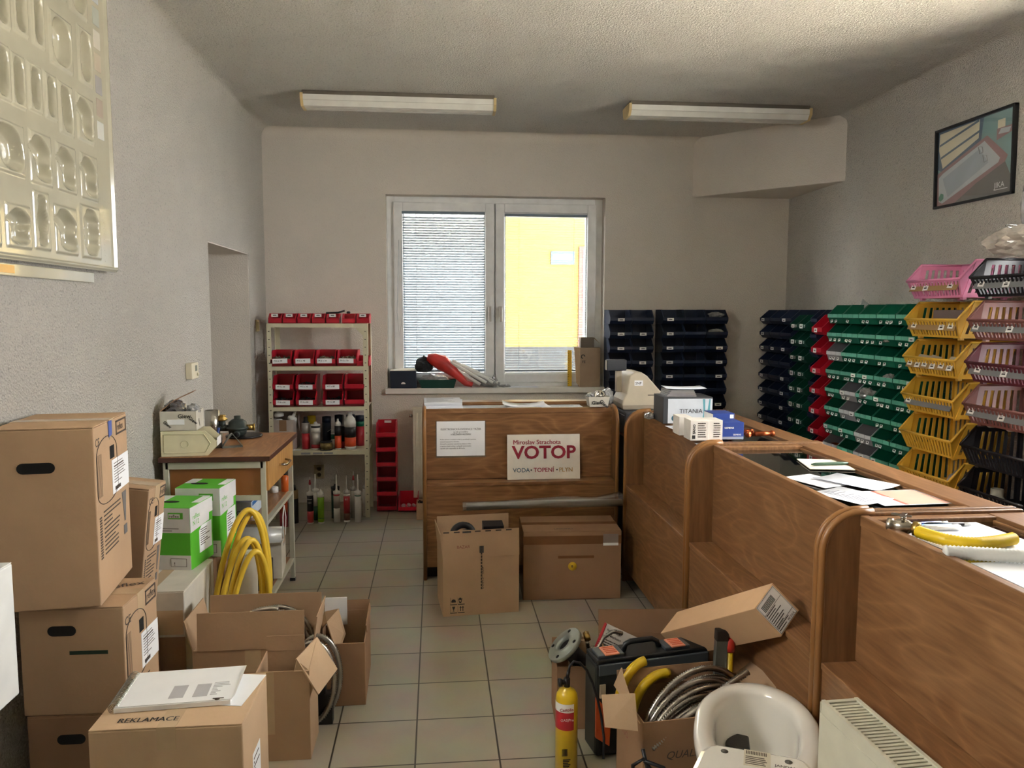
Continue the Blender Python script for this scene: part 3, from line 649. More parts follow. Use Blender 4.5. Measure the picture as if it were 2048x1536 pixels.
# white-washed carton and green cartons on it
M_wcard = mat('whitewashed_card', '#c9c5b8', .8, var=.08)
t = carton('cardboard_box', 'scuffed white carton with clear tape under the green carton', (-1.072, .70, 0), 0, (.295, .41, .476), M_wcard, tape='y')
flat(t, 'wide_tape', M_taper, -.14, .14, .30, .40, '-y', .205); flat(t, 'lower_side', M_card3, -.146, .146, .0, .29, '-y', .205)
t = carton('cardboard_box', 'plain brown box under the rear green carton, hidden by yellow hose', (-1.06, 1.08, 0), 0, (.24, .24, .455), M_card3, tape=None)
M_gr = mat('bright_green_print', '#55b52c', .55, var=.02); M_gr2 = mat('deep_green_print', '#3c9a1c', .55, var=.02); M_pw = mat('print_white', '#dcdcdc', .6)
def green_carton(label, loc, rot, w, d, h):
    t = thing('cardboard_box', label, 'cardboard box', loc, rot, 'green and white vessel cartons')
    MB().box(-w/2, w/2, -d/2, d/2, 0, h).build('carton_body', M_gr, t, bevel=.003)
    flat(t, 'front_print', M_pw, -w/2+.001, w/2-.001, h*.60, h-.002, '-y', d/2); flat(t, 'front_base_print', M_pw, -w/2+.001, w/2-.001, .002, h*.24, '-y', d/2)
    lf = flat(t, 'logo', M_gr, w/2-.095, w/2-.03, h*.82, h*.92, '-y', d/2+.001); flat(lf, 'logo_field', M_pw, w/2-.092, w/2-.043, h*.84, h*.90, '-y', d/2+.0018)
    text('reflex', .019, M_ink, lf, (w/2-.090, -d/2-.003, h*.845), RF, .008)
    b = MB(); b.lathe([(.019, 0), (.019, .001)], 16, Matrix.Translation((-w/2+.03, -d/2-.0012, h*.76)) @ Matrix.Rotation(pi/2, 4, 'X')); b.build('front_hole', M_dark, t)
    b = MB(); b.box(w/2-.09, w/2-.02, -d/2-.0014, -d/2-.0008, h*.06, h*.19); o = b.build('handling_marks', M_ink, t); flat(o, 'mark_field', M_pw, w/2-.088, w/2-.022, h*.065, h*.185, '-y', d/2+.0013)
    text('!', .02, M_ink, o, (w/2-.075, -d/2-.0022, h*.08), RF, .02)
    b = MB(); scr = b; 
    for i in range(2): scr.box(-w/2+.045, w/2-.05-.03*i, -d/2-.0014, -d/2-.0008, h*(.66-.035*i), h*(.66-.035*i)+.004)
    b.build('printed_text', mat('grey_ink2', '#8b8889', .8), t)
    # side: white block with green diagonal and address label
    X = w/2
    def poly(nm, m, pts, o=.0008):
        b = MB(); n = len(pts); b.add([(X, y, z) for y, z in pts] + [(X+o, y, z) for y, z in pts], [[n+i for i in range(n)]] + [(i, (i+1) % n, n+(i+1) % n, n+i) for i in range(n)]); return b.build(nm, m, t)
    k = d/2-.001
    poly('side_print', M_pw, [(-k, h*.60), (-k, h-.002), (k, h-.002), (k, h*.76), (k*.66, h*.76), (k*.66, h*.64), (-k*.9, h*.60)])
    lb = poly('address_label', M_paper, [(-k*.28, h*.19), (k*.85, h*.19), (k*.85, h*.62), (-k*.05, h*.62), (-k*.28, h*.55)], .0014)
    b = MB(); R = random.Random(9)
    for i in range(8): z = h*(.55-.035*i); b.box(X+.0014, X+.0018, -k*.18, k*(.2+.5*R.random()), z, z+.0035)
    b.build('label_print', M_ink, lb); text('reflex', .03, M_gr, t, (X+.001, -k*.8, h*.79), RX, .006); text('N 12', .03, M_gr, t, (X+.001, -k*.8, h*.69), RX, .006)
    # top with hand hole
    flat(t, 'top_print', M_pw, -w/2+.002, -w/2+.05, -d/2+.1, d/2-.01, '+z', h); flat(t, 'top_label', M_paper, w/2-.035, w/2-.002, d/2-.13, d/2-.01, '+z', h, .0012)
    b = MB(); pts = [(.038*cos(a)*(1.25 if cos(a) < 0 else .9), .017*sin(a)) for a in [2*pi*i/20 for i in range(20)]]; b.prism([(p[0]-.02, p[1]-.01) for p in pts], h-.001, h+.0012, 'xy'); b.build('top_hole', M_dark, t)
    return t
green_carton('green and white vessel carton standing on the scuffed white carton', (-1.062, .875, .4775), rad(-8), .215, .225, .275)
green_carton('green and white vessel carton behind the other, touching the table front', (-1.005, 1.11, .456), rad(-6), .205, .205, .325)
# front carton with notebook
t = carton('cardboard_box', 'large brown carton in the foreground with a spiral notebook on it', (-.645, -.405, 0), rad(0), (.40, .30, .476), M_card2, tape='y')
text('REKLAMACE', .032, M_print, t, (-.14, -.118, .481), (0, 0, 0), .004, sx=.9)
flat(t, 'side_cutout', M_dark, -.085, -.06, .22, .27, '+x', .2); flat(t, 'side_label', M_paper, -.05, .04, .18, .33, '+x', .2)
b = MB(); [b.box(.2008, .2014, -.04, -.04+.07*random.Random(i).random(), .31-.012*i, .314-.012*i) for i in range(10)]; b.build('label_print', M_ink, t)
nb = thing('spiral_notebook', 'white spiral bound notebook lying open on the foreground carton', 'notebook', (-.665, -.355, .4805), rad(4))
b = MB(); b.box(-.155, .155, -.105, .105, 0, .014); b.build('paper_block', M_paper, nb, bevel=.001)
b = MB(); b.box(-.152, .158, -.103, .106, .0145, .0165); b.add([(.158, -.103, .0166), (.158, .106, .0166), (.168, .09, .024), (.165, -.09, .021)], [(0, 1, 2, 3), (3, 2, 1, 0)]); pg = b.build('top_page', M_paper, nb)
b = MB()
for x0, x1 in ((-.02, .02), (.045, .085)): b.box(x0, x1, -.075, .0, .0166, .017)
b.build('printed_block', mat('grey_block_print', '#b6b6ba', .8), pg)
b = MB(); R = random.Random(4)
for i in range(9): b.box(.092, .092+.04*R.random()+.01, -.07+.009*i, -.066+.009*i, .0166, .017)
b.build('printed_text', mat('grey_block_print', '#b6b6ba'), pg); b = MB(); b.box(.105, .135, -.097, -.092, .0166, .0171); b.lathe([(.007, .0166), (.007, .0171)], 12, Matrix.Translation((.118, -.099, 0))); b.build('page_logo', M_ink, pg)
b = MB()
for i in range(26):
    y = -.098+i*.0078; b.tube([(-.157+.014*cos(a), y, .011+.015*sin(a)) for a in [2*pi*k/10 for k in range(10)]], .0013, 5, closed=True)
b.build('spiral_binding', M_steel, nb)
sh = thing('paper_sheet', 'loose white sheet sticking out from under the spiral notebook', 'paper', (-.62, -.345, .4803), rad(-9)); MB().box(-.13, .165, -.09, .1, -.0002, .0002).build('sheet', M_paper, sh)
# white box at the frame edge on a grey crate
t = thing('plastic_crate', 'grey crate by the wall beneath the white box, at the edge of view', 'crate', (-1.165, -.58, 0)); MB().box(-.12, .03, -.2, .1, 0, .53).build('crate_body', mat('crate_grey', '#8a8b88', .6), t, bevel=.01)
MB().box(-.125, .035, -.205, .105, .50, .535).build('crate_rim', MATS['crate_grey'], t, bevel=.005)
t = carton('cardboard_box', 'white box with dented lid at the edge of view beside the tall stack', (-1.165, -.56, .536), 0, (.19, .24, .37), mat('white_carton', '#dfe1de', .7), tape='x', tm=M_wcard)
text('A1', .05, M_print, t, (.03, -.1212, .15), RF, .004)
# ---------------------------------------------------------------- open cartons around the coils
t = carton('cardboard_box', 'open brown carton with raised flaps holding steel conduit, middle of the clutter', (-.625, .455, 0), 0, (.45, .25, .30), M_card, open_=True, flaps=[('f', rad(-4), .145, .02, .03), ('b', rad(3), .125, .0, .0), ('l', rad(14), .12, 0, 0), ('r', rad(8), .12, .0, .02)])
flat(t, 'tape_patch', M_taper, -.03, .03, .21, .30, '-y', .125)
def flex(mb, path, r, ridge=.0028, pitch=.0085, n=9):
    ridge *= 1.5
    """corrugated tube along a dense path"""
    P = [Vector(p) for p in path]; L = [0]
    for a, b in zip(P, P[1:]): L.append(L[-1]+(b-a).length)
    N = int(L[-1]/pitch*2); out = []; j = 0
    for i in range(N+1):
        s = L[-1]*i/N
        while j < len(L)-2 and L[j+1] < s: j += 1
        out.append(P[j].lerp(P[j+1], (s-L[j])/max(1e-9, L[j+1]-L[j])))
    mb.tube(out, r, n, rfun=lambda i: r if i % 2 else r-ridge)
def arc(c, ux, uy, r, a0, a1, n=40, ry=None, drift=(0, 0, 0)):
    c, ux, uy, dr = Vector(c), Vector(ux), Vector(uy), Vector(drift); ry = ry or r
    return [c + ux*r*cos(a) + uy*ry*sin(a) + dr*(i/n) for i, a in enumerate([a0+(a1-a0)*k/n for k in range(n+1)])]
M_cond = mat('galvanised_conduit', '#a8a49c', .3, metal=1, vscale=30)
b = MB(); flex(b, arc((-.58, .47, .20), (1, 0, 0), (0, .25, 1), .15, 0, 4*pi, 90, ry=.17, drift=(.02, .05, .02)), .011); flex(b, arc((-.60, .44, .27), (1, 0, 0), (.1, .1, 1), .14, rad(150), rad(75), 20, ry=.14), .013)
tag(b.build('conduit_coil', M_cond), 'steel corrugated conduit coil inside the middle open carton', 'conduit')
b = MB()
for q, (r_, o) in enumerate(((.15, 0), (.128, .03), (.155, .045))): flex(b, arc((-.40+o*.3, .30+o, .17), (1, .12, 0), (0, .12, 1), r_*.55, rad(-90), rad(250 if q else 268), 60, ry=r_, drift=(0, .01, 0)), .0125 if q != 1 else .009, .003)
tag(b.build('conduit_coil', M_cond), 'thick steel conduit coil standing between the open cartons', 'conduit')
b = MB(); b.box(-.435, -.35, .302, .335, .0, .155); b.box(-.355, -.325, .30, .34, 0, .12); tag(b.build('rubber_offcut', M_black), 'black rubber offcut standing behind the narrow flapped carton', 'rubber offcut')
t = carton('cardboard_box', 'narrow open brown carton with one flap bent outward, beside the foreground carton', (-.462, .155, 0), 0, (.185, .18, .33), M_card, open_=True)
b = MB(); b.sheet((.0925, -.09, .33), (.0925, .075, .33), (.135, .085, .375), (.135, -.05, .40), t=.006); 
b = MB(); b.sheet((.05, -.092, .375), (.105, .02, .405), (.175, .03, .275), (.125, -.10, .245), t=.007); b.build('bent_flap', M_card2, t)
b = MB(); b.sheet((.04, -.09, .33), (.0925, -.09, .33), (.105, .02, .40), (.05, -.09, .37), t=.004); b.build('flap_fold', M_card2, t)
b = MB(); b.sheet((-.0925, .088, .33), (.05, .088, .33), (.045, .092, .385), (-.09, .092, .385), t=.004); b.build('flap', M_card, t)
flat(t, 'tape_strip', M_taper, -.06, -.03, .1, .33, '-y', .09)
t = carton('cardboard_box', 'open brown carton with torn corner standing alone on the tiles', (-.315, .615, 0), rad(1.5), (.20, .36, .262), M_card3, open_=True, flaps=[('b', rad(1), .045, 0, 0), ('r', rad(-6), .03, .10, 0)])
b = MB(); b.sheet((-.098, -.05, .262), (-.098, .17, .262), (-.03, .10, .30), (-.06, -.08, .315), t=.004); b.sheet((-.06, -.08, .315), (-.03, .10, .30), (.01, -.02, .235), (-.01, -.15, .20), t=.004); b.build('torn_flap', M_card, t)
MB().box(-.097, -.0, .165, .172, .20, .325).build('white_patch', M_paper, t)
# ---------------------------------------------------------------- yellow hose
M_hose = mat('yellow_hose', '#dcb93a', .42)
b = MB()
for c, rx, rz, dr in (((-.80, .90, .30), .105, .40, (0, .02, 0)), ((-.785, .93, .31), .09, .37, (0, .02, 0)), ((-.80, .86, .22), .085, .36, (0, .03, 0)), ((-.765, .80, .22), .075, .37, (0, .02, 0)), ((-.745, .78, .20), .08, .345, (0, .02, 0))):
    rz_ = rz; pts = [Vector(c) + Vector((rx*cos(a)*(1-.25*max(0, sin(a))) + .035*sin(a), .05*cos(a), rz_*sin(a) if sin(a) > 0 else rz_*.45*sin(a))) for a in [2*pi*k/60 for k in range(60)]]
    b.tube(pts, .0125, 10, closed=True)
tag(b.build('hose_coil', M_hose), 'yellow gas hose coil standing behind the open conduit carton', 'hose')
t = carton('cardboard_box', 'small pale carton propped inside the yellow hose coil', (-.82, 1.05, 0), rad(20), (.1, .08, .46), M_wcard, tape=None)
# ---------------------------------------------------------------- work table
t = thing('work_table', 'brown topped steel work table with one drawer against the side wall', 'table', (-1.0, 1.62, 0))
ZX = .883; M_tt = woodmat('table_veneer', '#8a5f3c', '#b5855a', 'Y', .3); M_tf = mat('grey_cream_tube', '#b9b7a5', .45); M_te = mat('dark_brown_edging', '#4a2b22', .4)
MB().box(-.262, .262, -.382, .382, ZX-.024, ZX).build('table_top', M_tt, t, bevel=.003)
b = MB(); e = .264; f_ = .384; b.box(-e, e, -f_, -f_+.004, ZX-.026, ZX-.002); b.box(e-.004, e, -f_, f_, ZX-.026, ZX-.002); b.box(-e, e, f_-.004, f_, ZX-.026, ZX-.002); b.build('edge_band', M_te, t, bevel=.001)
for x in (-.235, .228):
    for y in (-.355, .345):
        lg = MB().box(x-.013, x+.013, y-.013, y+.013, .015, ZX-.026).build('leg', M_tf, t, bevel=.002); MB().box(x-.015, x+.015, y-.015, y+.015, 0, .018).build('foot_cap', M_black, lg)
b = MB(); b.box(-.235, .228, -.368, -.342, ZX-.062, ZX-.03); b.box(-.235, .228, -.366, -.344, ZX-.225, ZX-.2); b.box(-.235, .228, .342, .362, ZX-.062, ZX-.03); b.build('frame_rail', M_tf, t)
MB().box(-.22, .212, -.352, -.346, ZX-.2, ZX-.062).build('end_panel', mat('end_panel_brown', '#8d5a2c', .5), t)
dr = MB().box(-.2, .232, -.30, .26, ZX-.17, ZX-.03).build('drawer', M_te, t)
MB().box(.232, .252, -.36, .30, ZX-.178, ZX-.03).build('drawer_front', woodmat('drawer_veneer', '#a3753f', '#c79a5e', 'Z', .35), t, bevel=.002)
b = MB(); b.tube([(.25, -.09, ZX-.10), (.285, -.07, ZX-.105), (.285, .05, ZX-.105), (.25, .07, ZX-.10)], .006, 8); b.build('drawer_handle', mat('bright_steel', '#d8d4c8', .15, metal=1), t)
for nm, z in (('shelf', .53), ('lower_shelf', .125)):
    MB().box(-.22, .215, -.34, .34, z, z+.018).build(nm, M_tt, t, bevel=.002)
    MB().box(.215, .24, -.34, .33, z-.004, z+.014).build('shelf_rail', M_tf, t)
# things on the work table
M_iv = mat('ivory_plastic', '#d6cfae', .4)
bn = MB(); w2_, hh, th = .075, .125, .003
pr = [(-.13, 0), (.085, 0), (.125, .045), (.125, .075), (.075, hh), (-.13, hh)]
for y0 in (-w2_, w2_-th): bn.prism(pr, y0, y0+th, 'xz')
bn.box(-.13, -.127, -w2_, w2_, 0, hh); bn.box(-.13, .085, -w2_, w2_, 0, th); bn.add([(.085, -w2_, 0), (.085, w2_, 0), (.125, w2_, .045), (.125, -w2_, .045), (.125, w2_, .075), (.125, -w2_, .075)], [(0, 1, 2, 3), (3, 2, 4, 5), (3, 2, 1, 0), (5, 4, 2, 3)])
o = bn.build('storage_bin', M_iv, None, (-1.13, 1.335, ZX+.0005), rad(6), bevel=.0015); tag(o, 'ivory plastic bin under the printed box on the work table', 'storage bin')
MB().box(.1255, .128, -.055, .055, .045, .085).build('label_holder', M_lab, o)
b = MB(); b.tube([(-.115, -w2_-.001, .018), (.075, -w2_-.001, .018), (.1, -w2_-.001, .06), (.07, -w2_-.001, .108), (-.115, -w2_-.001, .108)], .0018, 5, closed=True); b.tube([(x*.018-.02, -w2_-.001, z*.018+.06) for x, z in [(cos(a), sin(a)) for a in [2*pi*k/16 for k in range(16)]]], .0012, 5, closed=True); b.build('moulded_relief', M_iv, o)
t = thing('cardboard_box', 'small open printed box full of plastic bags on the work table', 'cardboard box', (-1.175, 1.335, ZX+.1265), rad(2))
b = MB(); W_, D_, H_ = .085, .07, .095; b.box(-W_, W_, -D_, -D_+.003, 0, H_); b.box(-W_, W_, D_-.003, D_, 0, H_); b.box(-W_, -W_+.003, -D_, D_, 0, H_); b.box(W_-.003, W_, -D_, D_, 0, H_); b.box(-W_, W_, -D_, D_, 0, .003); b.build('carton_body', M_wcard, t)
b = MB(); b.sheet((-W_, -D_, H_), (-W_, D_, H_), (-.03, D_+.02, H_+.055), (-.03, -.03, H_+.05), t=.003); b.sheet((-.03, -.03, H_+.05), (-.03, D_+.02, H_+.055), (.045, D_+.03, H_+.09), (.045, .03, H_+.085), t=.003); b.build('flap', M_card3, t)
text('Giew', .028, M_print, t, (.0, -D_-.001, .062), RF, .02); text('Giew', .02, M_print, t, (-.07, -D_-.001, .04), (pi/2, rad(40), 0), .03); text('Giew', .022, M_print, t, (.048, -D_-.001, .06), (pi/2, rad(40), 0), .03); text('Giew', .02, M_print, t, (W_+.001, -.03, .05), (pi/2, rad(60), pi/2), .03)
flat(t, 'printed_label', M_paper, -.05, .03, .03, .055, '-y', D_)
def crumple(name, label, loc, r, m, cat='plastic bag', seed=1, sq=(1, 1, .7), n=2, amp=.35, grp=None):
    bm = bmesh.new(); bmesh.ops.create_icosphere(bm, subdivisions=n+1, radius=1); R = random.Random(seed)
    from mathutils import noise
    for v in bm.verts:
        d = v.co.normalized(); k = 1 + amp*noise.noise(d*2.2+Vector((seed*3.1, 0, 0))) + amp*.55*abs(noise.noise(d*5+Vector((0, seed*1.7, 0))))
        v.co = Vector((d.x*sq[0], d.y*sq[1], d.z*sq[2]))*r*k
        if v.co.z < -r*sq[2]*.8: v.co.z = -r*sq[2]*.8
    me = bpy.data.meshes.new(name); bm.to_mesh(me); bm.free(); me.materials.append(m)
    return tag(put(name, me, None, Vector(loc)+Vector((0, 0, r*sq[2]*.8))), label, cat, grp)
M_bag = mat('crumpled_clear_bag', '#a9aaa9', .15, spec=.8, coat=.6, alpha=.75, var=.3, vscale=30)
M_dbag = mat('dark_parts_bag', '#4a4a4c', .2, spec=.8, coat=.6, var=.5, vscale=25)
crumple('parts_bag', 'dark shiny bag of parts bulging from the printed box', (-1.205, 1.33, ZX+.20), .05, M_dbag, seed=2, sq=(1.0, 1, .75)); crumple('parts_bag', 'pale shiny bag of parts at the open edge of the printed box', (-1.12, 1.335, ZX+.20), .035, M_bag, seed=5, sq=(.9, 1, .8))
b = MB(); b.lathe([(.038, 0), (.040, .16), (.037, .16), (.035, .004)], 24); o = b.build('steel_tube', M_steel, None, (-1.16, 1.80, ZX)); tag(o, 'upright steel flue tube behind the printed box on the table', 'tube')
b = MB(); b.lathe([(.024, 0), (.028, .075), (.026, .075), (.022, .003)], 16); o = b.build('pen_cup', M_film, None, (-1.055, 1.50, ZX+.0)); tag(o, 'small clear cup holding a blue marker on the table', 'cup')
o = MB().tube([(0, 0, .0), (.018, 0, .085)], .0075, 8).build('marker', mat('marker_blue', '#1f3a7a', .4), None, (-1.063, 1.50, ZX+.02)); tag(o, 'blue marker standing in the clear cup', 'marker')
# gas regulator on a black disc
o = MB().lathe([(.095, 0), (.1, .004), (.1, .010), (.09, .012)], 32).build('rubber_disc', M_black, None, (-1.005, 1.86, ZX)); tag(o, 'thin black disc lying under the gas regulator', 'disc')
M_cast = mat('dark_cast_metal', '#3c4440', .45, metal=.4)
t = thing('gas_regulator', 'dark cast gas regulator with brass caps on the work table', 'regulator', (-1.03, 1.82, ZX+.0125), rad(10))
MB().lathe([(.03, 0), (.046, .012), (.05, .03), (.05, .036), (.062, .04), (.062, .05), (.05, .055), (.048, .078), (.03, .092), (.018, .096), (.018, .112), (.0, .112)], 28).build('housing', M_cast, t)
b = MB(); b.cyl((-.1, 0, .045), (-.04, 0, .045), .017); b.cyl((-.078, 0, .045), (-.078, 0, .09), .016); b.cyl((-.1, 0, .045), (-.108, 0, .045), .023); b.build('inlet', M_cast, t)
b = MB(); b.lathe([(.012, .085), (.026, .09), (.026, .1), (.015, .106), (.018, .112), (.018, .12), (.0, .122)], 20, Matrix.Translation((-.078, 0, 0))); b.cyl((.045, 0, .045), (.085, 0, .045), .017); b.cyl((.085, 0, .045), (.092, 0, .045), .021); b.build('brass_cap', M_brass, t)
b = MB(); b.cyl((.0, -.04, .02), (.0, -.085, .018), .018); b.build('outlet', M_cast, t); b = MB(); b.cyl((.0, -.0852, .018), (.0, -.086, .018), .013); b.build('outlet_bore', M_dark, t)
t = thing('steel_bracket', 'grey folded steel bracket next to the ivory bin', 'bracket', (-.985, 1.52, ZX), rad(20)); b = MB(); b.sheet((-.05, -.03, .0), (.05, -.03, .0), (.05, .03, .0), (-.05, .03, .0), t=.003); b.sheet((-.05, -.02, .003), (.0, -.02, .07), (.0, .02, .07), (-.05, .02, .003), t=.003); b.sheet((.0, -.02, .07), (.05, -.02, .003), (.05, .02, .003), (.0, .02, .07), t=.003); b.build('bracket_body', mat('zinc', '#8f9894', .35, metal=.8), t)
# on the lower shelves of the table
t = thing('cardboard_box', 'grey and white box lettered TROL on the table shelf', 'cardboard box', (-.99, 1.44, .5485)); MB().box(-.14, .14, -.12, .12, 0, .085).build('carton_body', mat('grey_box', '#8f8d90', .6), t, bevel=.002)
MB().box(.1402, .141, -.115, .115, .003, .083).build('side_print', mat('blue_white_print', '#c8d7e6', .5), t); MB().box(.1411, .1416, -.1, .1, .06, .08).build('blue_stripe', mat('box_blue', '#2f6fb5', .5), t); text('TROL', .03, M_print, t, (.03, -.1212, .02), RF, .01)
t = thing('film_roll', 'roll of clear stretch film hanging under the table shelf', 'film roll', (-.91, 1.70, .345)); b = MB(); b.lathe([(.055, 0), (.055, .36)], 28, Matrix.Rotation(pi/2, 4, 'Y') @ Matrix.Translation((0, 0, -.22))); b.build('film', mat('film_white', '#c9cbc6', .25, spec=.7), t)
b = MB(); b.lathe([(.04, .361), (.026, .361), (.026, .355)], 24, Matrix.Rotation(pi/2, 4, 'Y') @ Matrix.Translation((0, 0, -.22)), cap=False); b.build('core', M_card, t)
b = MB(); b.tube([(.145, -.03, 0), (.148, -.045, .12), (.148, -.0, .175)], .004, 6); b.tube([(.145, .03, 0), (.148, .04, .1), (.148, .0, .175)], .003, 6); b.build('hanging_cord', M_lab, t)
t = thing('spray_can', 'small orange spray can on the table shelf', 'spray can', (-.80, 1.93, .5485)); MB().lathe([(.021, 0), (.022, .085), (.012, .095)], 16).build('can_body', mat('orange_label', '#d9692a', .35), t); MB().lathe([(.012, .094), (.012, .115)], 12).build('cap', M_black, t)
t = thing('tin', 'small white round tin behind the orange can on the table shelf', 'tin', (-.855, 1.9, .5485)); MB().lathe([(.024, 0), (.024, .03), (.01, .036)], 16).build('tin_body', M_white, t)
t = carton('cardboard_box', 'open grey carton of dark pipe fittings on the lowest table shelf', (-.87, 1.69, .1445), rad(6), (.2, .24, .19), M_wcard, open_=True, flaps=[('f', rad(60), .05, 0, 0)])
M_elb = mat('dark_copper', '#5a3a30', .3, metal=.7)
for i, (x, y, z, a) in enumerate(((-.92, 1.64, .275, 0), (-.85, 1.68, .28, 1), (-.90, 1.73, .28, 2), (-.83, 1.62, .275, 2.5))):
    b = MB(); b.tube(arc((0, 0, 0), (1, 0, 0), (0, 0, 1), .03, 0, pi/2, 8), .017, 12); b.tube([(.03, 0, 0), (.03, 0, -.02)], .02, 12); b.tube([(0, 0, .03), (-.02, 0, .03)], .02, 12)
    tag(b.build('pipe_elbow', M_elb, None, (x, y, z), (0, 0, a)), ['dark pipe elbow in the table carton, by its front wall', 'dark pipe elbow in the table carton, towards the aisle', 'dark pipe elbow in the table carton, at its back', 'dark pipe elbow in the table carton, aisle front corner'][i], 'pipe elbow', 'pipe elbows in the table carton')
o = MB().box(-.9, -.8, 1.40, 1.56, .1435, .27).build('cable_reel', M_black); tag(o, 'black packet on the lowest table shelf behind the yellow hose', 'packet')
# ================================================================ metal shelf
t = thing('metal_shelf', 'cream bolted angle iron shelf beside the window', 'shelf', (-.81, 3.52, 0))
YS0, YS1 = -.165, .165; M_sh = mat('cream_angle_iron', '#cfc9ad', .5)
for x, sx in ((-.375, -1), (.375, 1)):
    for y, sy in ((YS0, -1), (YS1, 1)):
        b = MB(); b.box(min(x, x-sx*.035), max(x, x-sx*.035), min(y, y-sy*.002), max(y, y-sy*.002), 0, 1.503); b.box(min(x, x-sx*.002), max(x, x-sx*.002), min(y, y-sy*.035), max(y, y-sy*.035), 0, 1.503)
        p = b.build('post', M_sh, t)
        if sy < 0:
            b = MB()
            for k in range(24): b.box(x-sx*.018-.006, x-sx*.018+.006, y-.0006, y+.0002, .06+k*.06, .065+k*.06)
            b.build('bolt_slots', M_dark, p)
for z in (.515, .855, 1.165, 1.49):
    b = MB(); b.box(-.373, .373, YS0+.003, YS1-.003, z+.010, z+.012); b.box(-.34, .34, YS0-.0005, YS0+.0025, z-.018, z+.012); b.box(-.34, .34, YS1-.003, YS1, z-.018, z+.012); b.build('shelf_board', M_sh, t)
b = MB(); b.add([(.34, YS0-.001, 1.47), (.28, YS0-.001, 1.47), (.34, YS0-.001, 1.41), (.34, YS0+.001, 1.47), (.28, YS0+.001, 1.47), (.34, YS0+.001, 1.41)], [(0, 1, 2), (5, 4, 3), (0, 3, 4, 1), (1, 4, 5, 2)]); b.build('corner_gusset', M_sh, t)
b = MB()
for x, z in ((-.14, .52), (.03, .52), (-.05, .52)): b.box(x, x+.07, YS0-.0015, YS0-.0005, .503, .517)
b.build('shelf_label', M_grey, t)
Zt = lambda z: z+.0125
bin_mesh('sred', .152, .24, .118, M_red, lip=.45, slope=.07, band=.03, inset=.05); bin_mesh('tred', .098, .16, .074, M_red, lip=.5, slope=.05, band=.03, inset=.03)
G1 = 'small red bins on top of the metal shelf'
nm = ['at the passage end', 'second from the passage end', 'third from the passage end', 'middle of seven', 'third from the window end', 'second from the window end', 'at the window end']
for i in range(7):
    place_bin('tred', (-1.125+i*.107+(.012 if i > 4 else 0), 3.46, Zt(1.49)), 0, f'small red bin on top of the metal shelf, {nm[i]}', G1, labels=[(0, .06, .05, .022, 0, 1)] if i != 5 else [])
o = MB().tube([(-.09, 0, 0), (.0, 0, .004), (.05, 0, .018)], .007, 8).build('door_handle_lever', M_black, None, (-.66, 3.42, Zt(1.49)+.078)); tag(o, 'small black metal lever lying on the top red bins', 'lever')
o = MB().lathe([(.012, 0), (.016, .008), (.01, .018)], 12).build('black_knob', M_black, None, (-.585, 3.45, Zt(1.49)+.0745)); tag(o, 'small round black knob on the top red bins', 'knob')
def pile(name, label, cx, cy, cz, w, d, n, m, s=.006, seed=1):
    b = MB(); R = random.Random(seed)
    for i in range(n):
        p = Vector((R.uniform(-w, w), R.uniform(-d, d), R.uniform(0, .02))); q = Vector((R.uniform(-1, 1), R.uniform(-1, 1), R.uniform(-.5, .6))).normalized()*R.uniform(.008, .02)
        b.tube([p-q, p+q], s*.55, 5); b.tube([p+q, p+q*1.25], s, 6)
    return tag(b.build(name, m, None, (cx, cy, cz)), label, None, None, 'stuff')
M_scr = mat('zinc_screws', '#8a8672', .35, metal=.9, var=.3, vscale=60); M_bscr = mat('black_screws', '#2c2c2e', .4, metal=.6, var=.3, vscale=60)
G2 = 'red bins with handwritten labels on the metal shelf'
words_ = ['M 6 x 30', 'M 6 x 40', 'M 6 x 50', 'M 6 x 70']
pos = ['at the passage end', 'second from the passage end', 'third from the passage end', 'last labelled one towards the window']
for i, x in enumerate((-1.085, -.915, -.755, -.593)):
    o = place_bin('sred', (x, 3.475, Zt(1.165)), 0, f'red bin on the second shelf board, {pos[i]}', G2)
    c = MB().box(-.055, .055, -.0015, 0, -.018, .018).build('paper_label', M_paper, o, (-.005, -.1215, .042), (0, rad(-2+i), 0)); text(words_[i], .017, M_print, c, (-.045, -.002, -.004), RF, .01)
    if i != 1: pile('screws', ['zinc screws heaped in the first bin of the second board', '', 'zinc screws in the third bin of the second board', 'zinc screws in the last labelled bin of the second board'][i], x, 3.44, Zt(1.165)+.045, .055, .06, 50, M_scr, seed=i)
place_bin('tred', (-.475, 3.45, Zt(1.165)), 0, 'short red bin on the second shelf board next to the post', 'short red bin')
w3 = [['M 4 x 20', 'M 5 x 30', 'M 5 x 80'], ['M 6 x 50', 'M 5 x 40', 'M 5 x 60']]
for r_ in range(2):
    for i, x in enumerate((-1.075, -.905, -.705, -.54)):
        z = Zt(.855)+(.1185 if r_ == 0 else 0)
        o = place_bin('sred', (x, 3.475, z), 0, f'red bin on the third shelf board, {["upper","lower"][r_]} layer, ' + ['at the passage end', 'second from the passage end', 'third, with a gap before it', 'unlabelled next to the post'][i], G2)
        if i < 3:
            c = MB().box(-.052, .052, -.0015, 0, -.018, .018).build('paper_label', M_paper, o, (0, -.1215, .035), (0, rad(2-i), 0)); text(w3[r_][i], .016, M_print, c, (-.04, -.002, -.002), RF, .01)
            if r_ or i == 1: pile('screws', f'black screws in the {["upper","lower"][r_]} layer bin number {i+1} of the third board', x, 3.45, z+.035, .055, .06, 40, M_bscr, seed=10+i)
